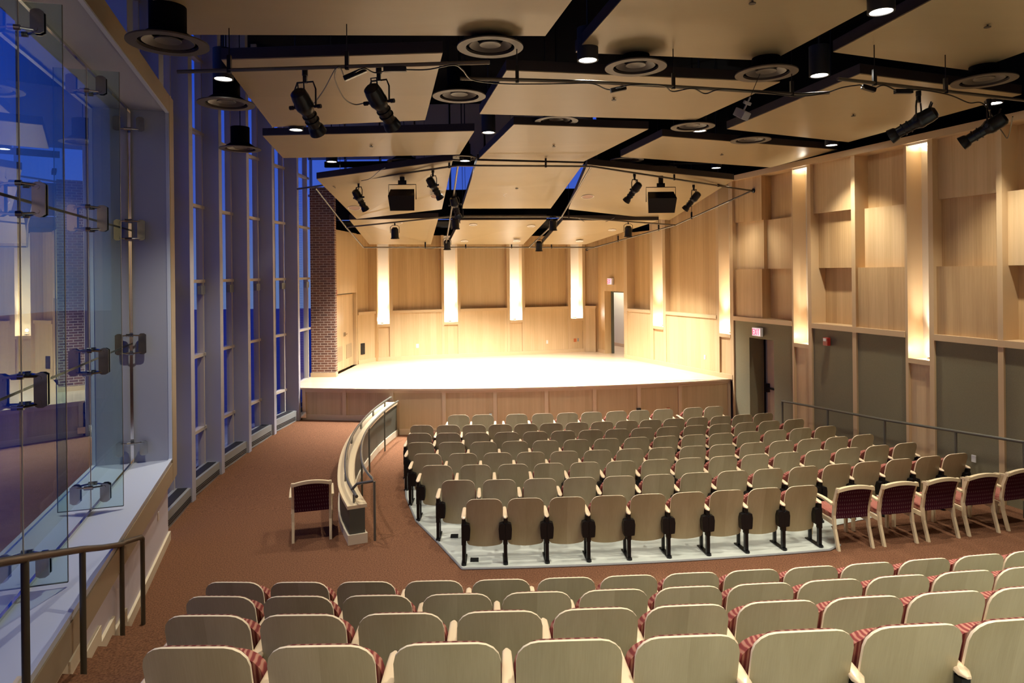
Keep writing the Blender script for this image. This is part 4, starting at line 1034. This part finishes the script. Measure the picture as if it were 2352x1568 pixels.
pipe([cp(1924, 181, H), cp(2352, 230, H), cp(2480, 246, H)], 'lighting pipe at upper right carrying two spotlights', hang=(.13, .4))
n1, n2, n3, n4 = cp(683, 434, 2.0), cp(1052, 380, 2.25), cp(1358, 382, 2.25), cp(1727, 438, 2.0)
m1, m2, m3, m4 = cp(795, 522, 1.25), cp(1035, 497, 1.45), cp(1290, 497, 1.45), cp(1552, 517, 1.27)
b1, b2 = cp(835, 568, .80), cp(1365, 568, .80)
pipe([n1, n2, n3, n4], 'front pipe of the stage grid carrying both loudspeakers', hang=(.1, .33, .5, .78, .9))
pipe([m1, m2, m3, m4], 'middle cross pipe of the stage lighting grid', hang=(.35, .65))
pipe([b1, b2], 'rear cross pipe of the stage grid before the back wall', hang=(.25, .42, .62, .8))
pipe([cp(725, 432, 2.02), m1, b1], 'pale slanting pipe at the left edge of the stage grid')
pipe([n4, m4, b2], 'slanting pipe at the right edge of the stage grid', hang=(.3, .5, .8))
pipe([n2, m2, cp(1023, 568, .80)], 'pale slanting pipe left of the stage centre')
pipe([n3, m3, cp(1215, 568, .80)], 'pale slanting pipe right of the stage centre')
mb = MB(); mb.lathe([(.0, 0), (.055, 0), (.055, .04), (.03, .05)], 16, axis=(-.95, -.31, 0)); o = mb.build('pipe_flange', M['black']); o.location = n4+Vector((.06, 0, 0)); tag(o, 'round dark flange fixing the pipe to the side wall', 'flange')
mb = MB(); mb.tube([b2+Vector((0, 0, 0)), b2+Vector((.0, 2.2, 0))], .021, 8); mb.tube([b2+Vector((0, 2.15, 0)), b2+Vector((0, 2.2, 0))], .05, 12); tag(mb.build('pipe_bracket', M['pipe']), 'short pipe fixing the stage grid to the back wall', 'bracket')
# cables slung along pipes
def cable(pts, label, r=.008):
    P = [Vector(p) for p in pts]; out = []
    for i in range(len(P)-1):
        p0, p1, p2, p3 = P[max(i-1, 0)], P[i], P[i+1], P[min(i+2, len(P)-1)]
        for k in range(8):
            t = k/8; out.append(.5*((2*p1)+(p2-p0)*t+(2*p0-5*p1+4*p2-p3)*t*t+(3*p1-p0-3*p2+p3)*t**3))
    out.append(P[-1]); mb = MB(); mb.tube(out, r, 6); tag(mb.build('power_cable', M['black'], smooth=True), label, 'cable', 'cables slung along the pipes')
Hc = 2.16
cable([cp(722, 237, Hc), cp(745, 205, Hc), cp(770, 160, Hc), cp(782, 157, Hc), cp(792, 178, Hc), cp(806, 172, Hc), cp(835, 157, Hc), cp(862, 167, Hc), cp(905, 160, Hc), cp(980, 160, Hc), cp(1040, 149, Hc), cp(1062, 160, Hc), cp(1085, 183, Hc), cp(1150, 192, Hc), cp(1230, 193, Hc), cp(1300, 192, Hc), cp(1360, 192, Hc), cp(1400, 206, Hc), cp(1450, 195, Hc), cp(1520, 196, Hc), cp(1545, 210, Hc), cp(1590, 203, Hc), cp(1620, 215, Hc), cp(1660, 205, Hc), cp(1760, 213, Hc), cp(1830, 221, Hc), cp(1890, 215, Hc), cp(1935, 201, Hc), cp(1975, 195, Hc)], 'long black cable slung along the first and second lighting pipes')
cable([cp(772, 158, Hc), cp(770, 185, Hc), cp(790, 225, Hc), cp(815, 240, Hc), cp(842, 235, Hc)], 'black cable looping to the second spotlight from the left')
cable([cp(1975, 195, Hc), cp(2000, 207, Hc), cp(2030, 196, Hc), cp(2070, 212, Hc), cp(2110, 206, Hc), cp(2180, 218, Hc), cp(2225, 236, Hc), cp(2260, 240, Hc), cp(2300, 300, 1.9), cp(2315, 316, 1.85), cp(2326, 268, 1.95)], 'black cable along the right lighting pipe to the spotlights')
cable([cp(765, 428, 1.98), cp(790, 445, 1.95), cp(812, 444, 1.97)], 'thin cable to the leftmost small spotlight over the stage')
cable([cp(830, 415, 2.04), cp(850, 410, 2.06), cp(872, 392, 2.1), cp(885, 385, 2.12)], 'cable rising from the left loudspeaker pipe')
cable([m3+Vector((.1, 0, 0)), cp(1325, 500, 1.42), cp(1350, 512, 1.38), cp(1385, 511, 1.38), cp(1412, 500, 1.4)], 'drooping cable on the middle pipe at right')
cable([cp(960, 566, .8), cp(985, 571, .78), cp(1010, 567, .8)], 'short cable on the rear pipe')
for i, (x, y, a, b, t) in enumerate(((816, 170, .11, .4, 'left cable connector box on the first pipe, tilted'), (907, 159, .10, 0, 'dark cable connector hanging under the first pipe'), (1420, 205, .08, .2, 'dark cable connector under the wide panel pipe'), (1995, 203, .07, -.3, 'cable connector with yellow band on the right pipe'), (2075, 210, .09, 0, 'long cable connector left of the right spotlight'))):
    mb = MB(); mb.box(-a*1.2, a*1.2, -.03, .03, -.028, .028); o = mb.build('cable_connector', M['black'], bevel=.01); o.location = cp(x, y, Hc); o.rotation_euler = (0, -b, 0); tag(o, t, 'connector', 'cable connectors')
# ------------------------------------------------------------------ spotlights
def ellip(rear, front, clampz, label, L=.60, k=1.0):
    """profile spotlight: rear cap at `rear`, aimed toward `front`"""
    ax = (front-rear).normalized(); root = empty('stage_spotlight', rear+ax*.22*k)
    O = -ax*.22*k
    mb = MB(); mb.lathe([(0, 0), (.05*k, .004), (.085*k, .03*k), (.095*k, .09*k), (.095*k, .17*k), (.10*k, .18*k), (.10*k, .22*k), (.085*k, .25*k), (.075*k, .28*k)], 22, axis=ax, origin=O)
    mb.build('lamp_housing', M['black'], root, smooth=True)
    mb = MB(); mb.lathe([(.072*k, .26*k), (.068*k, .48*k), (.085*k, .50*k), (.098*k, .58*k), (.09*k, .58*k), (.06*k, .5*k), (0, .5*k)], 22, axis=ax, origin=O)
    for q in (.33, .40): mb.lathe([(.082*k, q*k), (.082*k, (q+.015)*k), (.06*k, (q+.016)*k), (.06*k, (q-.001)*k), (.082*k, q*k)], 18, axis=ax, origin=O)
    mb.build('lens_tube', M['black'], root, smooth=True)
    side = ax.cross(Vector((0, 0, 1))).normalized(); upv = side.cross(ax).normalized()
    mb = MB(); mb.tube([O+ax*.05*k+upv*.08*k+side*.035*k, O+ax*.0*k+upv*.13*k+side*.035*k, O+ax*.0*k+upv*.13*k-side*.035*k, O+ax*.05*k+upv*.08*k-side*.035*k], .009*k, 6); mb.build('grip', M['black'], root)
    top = Vector((0, 0, clampz-root.location.z)); yz = top.z-.10
    w = .125*k
    mb = MB(); mb.tube([side*w, side*w+Vector((0, 0, yz*.7)), side*w*.75+Vector((0, 0, yz)), -side*w*.75+Vector((0, 0, yz)), -side*w+Vector((0, 0, yz*.7)), -side*w], .010, 6)
    mb.build('yoke', M['black'], root)
    for s in (-1, 1):
        mb = MB(); mb.tube([side*w*s*.85, side*s*(w+.05*k)], .016*k, 8); mb.tube([side*s*(w+.02*k), side*s*(w+.06*k)], .024*k, 8); mb.build('tilt_knob', M['black'], root)
    mb = MB(); mb.box(-.02, .02, -.02, .02, yz-.01, top.z+.03); mb.tube([(0, 0, top.z-.03), (0, 0, top.z+.035)], .032, 10); mb.build('clamp', M['black'], root)
    tag(root, label, 'stage spotlight', 'spotlights hanging from the pipes'); return root
ellip(aty(682, 208, 7.26), aty(722, 286, 7.62), 3.86+H, 'black profile spotlight at upper left, first of the pair')
ellip(aty(850, 198, 7.22), aty(893, 274, 7.58), 3.86+H, 'black profile spotlight at upper left, right one of the pair')
ellip(aty(2152, 255, 8.45), aty(2062, 305, 8.75), 3.86+H, 'black profile spotlight at upper right, left one of the pair')
ellip(aty(2312, 268, 8.9), aty(2222, 322, 9.2), 3.86+H, 'black profile spotlight at upper right, nearest the photo edge')
for r, f_, Y, cz, t in (((814, 436), (840, 482), 15.2, 5.92, 'small black spotlight left of the left loudspeaker'), ((984, 408), (1012, 456), 14.5, 6.05, 'small black spotlight right of the left loudspeaker'), ((1470, 420), (1438, 462), 15.2, 6.02, 'small black spotlight left of the right loudspeaker'), ((1606, 442), (1572, 482), 16.3, 5.9, 'small black spotlight right of the right loudspeaker'), ((1040, 452), (1054, 502), 15.9, 5.75, 'black spotlight hanging in the left gap over the stage')):
    ellip(aty(*r, Y), aty(*f_, Y+.25), cz, t, k=.92)
def par(x, y, Y, clampz, label, power=1500, tgt=None):
    p = aty(x, y, Y); root = empty('stage_floodlight', p); ax = Vector((0, .12, -1)).normalized() if tgt is None else (Vector(tgt)-p).normalized()
    mb = MB(); mb.lathe([(0, -.15), (.05, -.15), (.075, -.12), (.095, -.10), (.098, .12), (.112, .13), (.112, .15), (.09, .15), (.085, .10)], 22, axis=ax); mb.build('can', M['black'], root, smooth=True)
    MB().disc(ax*.13, .088, ax, 20).build('lens', M['lampw'], root)
    side = Vector((1, 0, 0)); top = Vector((0, 0, clampz-p.z)); mb = MB()
    mb.tube([side*.115, side*.115+Vector((0, 0, .16)), side*.06+Vector((0, 0, .2)), -side*.06+Vector((0, 0, .2)), -side*.115+Vector((0, 0, .16)), -side*.115], .008, 6); mb.build('yoke', M['black'], root)
    MB().box(-.016, .016, -.016, .016, .19, max(.22, top.z+.02)).build('clamp', M['black'], root)
    tag(root, label, 'floodlight', 'floodlights over the stage')
    l = bpy.data.lights.new('floodlight_lamp', 'SPOT'); l.energy = power; l.color = (1, .96, .88); l.spot_size = 1.95; l.spot_blend = .9; l.shadow_soft_size = .08
    lo = bpy.data.objects.new('floodlight_lamp', l); COL.objects.link(lo); lo.location = p+ax*.18; lo.rotation_euler = ax.to_track_quat('-Z', 'Y').to_euler()
PW = 2100
par(907, 535, 17.75, 5.2, 'black floodlight can on the middle pipe at left', PW)
par(1046, 513, 17.4, 5.3, 'black floodlight can at the left pipe crossing', PW)
par(1027, 562, 20.2, 4.72, 'lit floodlight can low over the stage, left of centre', PW)
par(1238, 565, 20.2, 4.72, 'lit floodlight can low over the stage, right of centre', PW)
par(1270, 516, 17.6, 5.3, 'black floodlight can at the right pipe crossing', PW)
par(1443, 531, 18.4, 5.2, 'black floodlight can on the middle pipe at right', PW)
def speaker(x0, x1, y0, y1, Y, label, sk=0):
    a, b = aty(x0, y0, Y), aty(x1, y1, Y); c = (a+b)/2; w = (b.x-a.x)/2; hh = (a.z-b.z)/2
    root = empty('loudspeaker', c); mb = MB()
    mb.hexa([(-w*.92, -.05, -hh), (w*.92, -.05, -hh), (w*.7, .3, -hh*.7), (-w*.7, .3, -hh*.7), (-w, -.18, hh*.25), (w, -.18, hh*.25), (w*.75, .3, hh*.25), (-w*.75, .3, hh*.25)])
    mb.hexa([(-w, -.18, hh*.25), (w, -.18, hh*.25), (w*.75, .3, hh*.25), (-w*.75, .3, hh*.25), (-w*.9, -.0, hh*.9), (w*.9, .0, hh*.9), (w*.75, .3, hh*.95), (-w*.75, .3, hh*.95)])
    mb.build('cabinet', M['black'], root)
    mb = MB(); mb.tube([(-w-.01, 0, 0), (-w-.01, 0, hh*1.3), (w+.01, 0, hh*1.3), (w+.01, 0, 0)], .010, 6); mb.build('bracket', M['black'], root)
    mb = MB(); mb.box(-.09, .09, -.03, .03, hh*1.3, hh*1.3+.09); mb.box(-.05, .05, -.03, .03, hh*1.3+.06, hh*1.3+.26); mb.build('clamp', M['black'], root)
    tag(root, label, 'loudspeaker', 'loudspeakers hanging over the stage front')
speaker(894, 955, 432, 484, 15.0, 'black hanging loudspeaker over the left of the stage')
speaker(1485, 1551, 438, 489, 15.6, 'black hanging loudspeaker over the right of the stage')
mb = MB(); mb.box(-.05, .05, -.10, .10, -.05, .05); mb.tube([(0, 0, .05), (0, 0, .22)], .012, 6); mb.box(-.05, .05, -.02, .02, .12, .16); o = mb.build('ceiling_camera', M['camera'], bevel=.01); o.location = aty(1704, 262, 8.3); o.rotation_euler = (.5, .2, .4); tag(o, 'small grey box hanging from the pipe under the wide central panel', 'camera')
MB().tube([(0, 0, .2), (-.02, 0, .5)], .004, 5).build('cord', M['black'], o)
# ------------------------------------------------------------------ signs and small wall things
def exit_sign(W, x, y, label, w=.33, hh=.22, pole=False, off=0, facing=None):
    a = W.px(x, y); X, Y, _ = W.pt(a, off+.06, 0); _, b = ray(x, y); z = EYE-b*Y
    root = empty('exit_sign', (X, Y, z)); ang = math.atan2(W.n.y, W.n.x)+PI/2; root.rotation_euler.z = ang if facing is None else facing
    MB().box(-w/2, w/2, -.03, .04, -hh/2, hh/2).build('housing', M['white'], root, bevel=.006)
    MB().box(-w/2+.02, w/2-.02, -.033, -.029, -hh/2+.02, hh/2-.02).build('face', M['signface'], root)
    mb = MB(); H_ = hh*.33; u = w*.085; st_ = w*.028; y0, y1 = -.037, -.032
    def bar(x0, z0, x1, z1, t=st_):
        d = Vector((x1-x0, 0, z1-z0)); n = Vector((-d.z, 0, d.x)).normalized()*t
        p = [Vector((x0, 0, z0))+n, Vector((x0, 0, z0))-n, Vector((x1, 0, z1))-n, Vector((x1, 0, z1))+n]
        mb.hexa([(q.x, y0, q.z) for q in p]+[(q.x, y1, q.z) for q in p])
    cxs = [-.30*w, -.09*w, .09*w, .27*w]
    e = cxs[0]; bar(e-u, -H_, e-u, H_)
    for zz in (-H_+st_, 0, H_-st_): bar(e-u, zz, e+u, zz)
    e = cxs[1]; bar(e-u, -H_, e+u, H_); bar(e-u, H_, e+u, -H_)
    bar(cxs[2], -H_, cxs[2], H_)
    e = cxs[3]; bar(e, -H_, e, H_); bar(e-u*1.1, H_-st_, e+u*1.1, H_-st_)
    mb.build('letters', M['redsign'], root); tag(root, label, 'exit sign', 'exit signs')
exit_sign(WR, 1744, 762, 'lit red EXIT sign over the side door in the olive wall')
exit_sign(WD, 1405, 646, 'lit red EXIT sign over the stage doorway', w=.34, hh=.23)
o, a, z = wall_dev(WR, 'fire_alarm', 1902, 784, .13, .17, M['red'], 'red fire alarm strobe on the olive side wall', 'fire alarm', dd=.08)
mb = MB(); WR.box(mb, a-.035, a+.035, .08, .10, z+.01, z+.07); mb.build('strobe_lens', M['white'], o)
wall_dev(WR, 'wall_outlet', 2237, 1053, .08, .12, M['white'], 'white outlet low on the side wall behind the seats', 'outlet')
wall_dev(WB, 'wall_outlet', 959, 794, .09, .13, M['white'], 'white outlet on the stage back wall, left bay', 'outlet', off=-.02)
wall_dev(WB, 'wall_outlet', 1257, 785, .07, .12, M['white'], 'outlet on the right bay of the stage back wall', 'outlet', off=-.02)
wall_dev(WB, 'wall_outlet', 1322, 781, .10, .12, M['orange'], 'orange outlet plate under the rightmost back wall niche', 'outlet', off=-.05)
wall_dev(WB, 'light_switch', 1329, 780, .05, .12, M['camera'], 'grey switch plate beside the orange outlet', 'switch', off=-.05)
wall_dev(WS, 'wall_outlet', 1618, 820, .07, .12, M['white'], 'pale outlet on the right stage side wall', 'outlet', off=-.02)
wall_dev(WD, 'fire_alarm_pull', 1395, 720, .14, .14, M['red'], 'red fire alarm pull on the corridor wall beyond the doorway', 'fire alarm', off=-1.6)
wall_dev(WL, 'fire_alarm', 770, 672, .10, .16, M['red'], 'red alarm edge above the double doors beside the brick', 'fire alarm', off=0, dd=.04)
for x, y, t in ((1044, 1233, 'small black junction box on the concrete behind the short row'), (1090, 1288, 'small black junction box beneath the first seat of the short row')):
    p = atz(x, y, .012); o = MB().box(-.055, .055, -.03, .03, 0, .035).build('junction_box', M['black']); o.location = p; tag(o, t, 'junction box', 'floor junction boxes')
# ------------------------------------------------------------------ daylight
w = bpy.data.worlds.new('dusk sky'); SC.world = w; w.use_nodes = True; nt = w.node_tree; bg = nt.nodes['Background']
tc = nd(nt, 'ShaderNodeTexCoord'); sp_ = nd(nt, 'ShaderNodeSeparateXYZ'); nt.links.new(tc.outputs['Generated'], sp_.inputs[0])
c = ramp(nt, sp_.outputs[2], [(0.0, (.10, .16, .36)), (.10, (.045, .095, .44)), (.30, (.010, .055, .50)), (.8, (.004, .030, .46))])
nt.links.new(c, bg.inputs[0]); bg.inputs[1].default_value = 1.25
vs_ = SC.view_settings; vs_.view_transform = 'Standard'; vs_.look = 'None'; vs_.gamma = 1; vs_.exposure = 0; vs_.use_curve_mapping = False
SC.display_settings.display_device = 'sRGB'
cy = SC.cycles; cy.max_bounces = 8; cy.diffuse_bounces = 5; cy.glossy_bounces = 3; cy.transparent_max_bounces = 12; cy.sample_clamp_indirect = 4; cy.use_light_tree = True; cy.caustics_reflective = False; cy.caustics_refractive = False
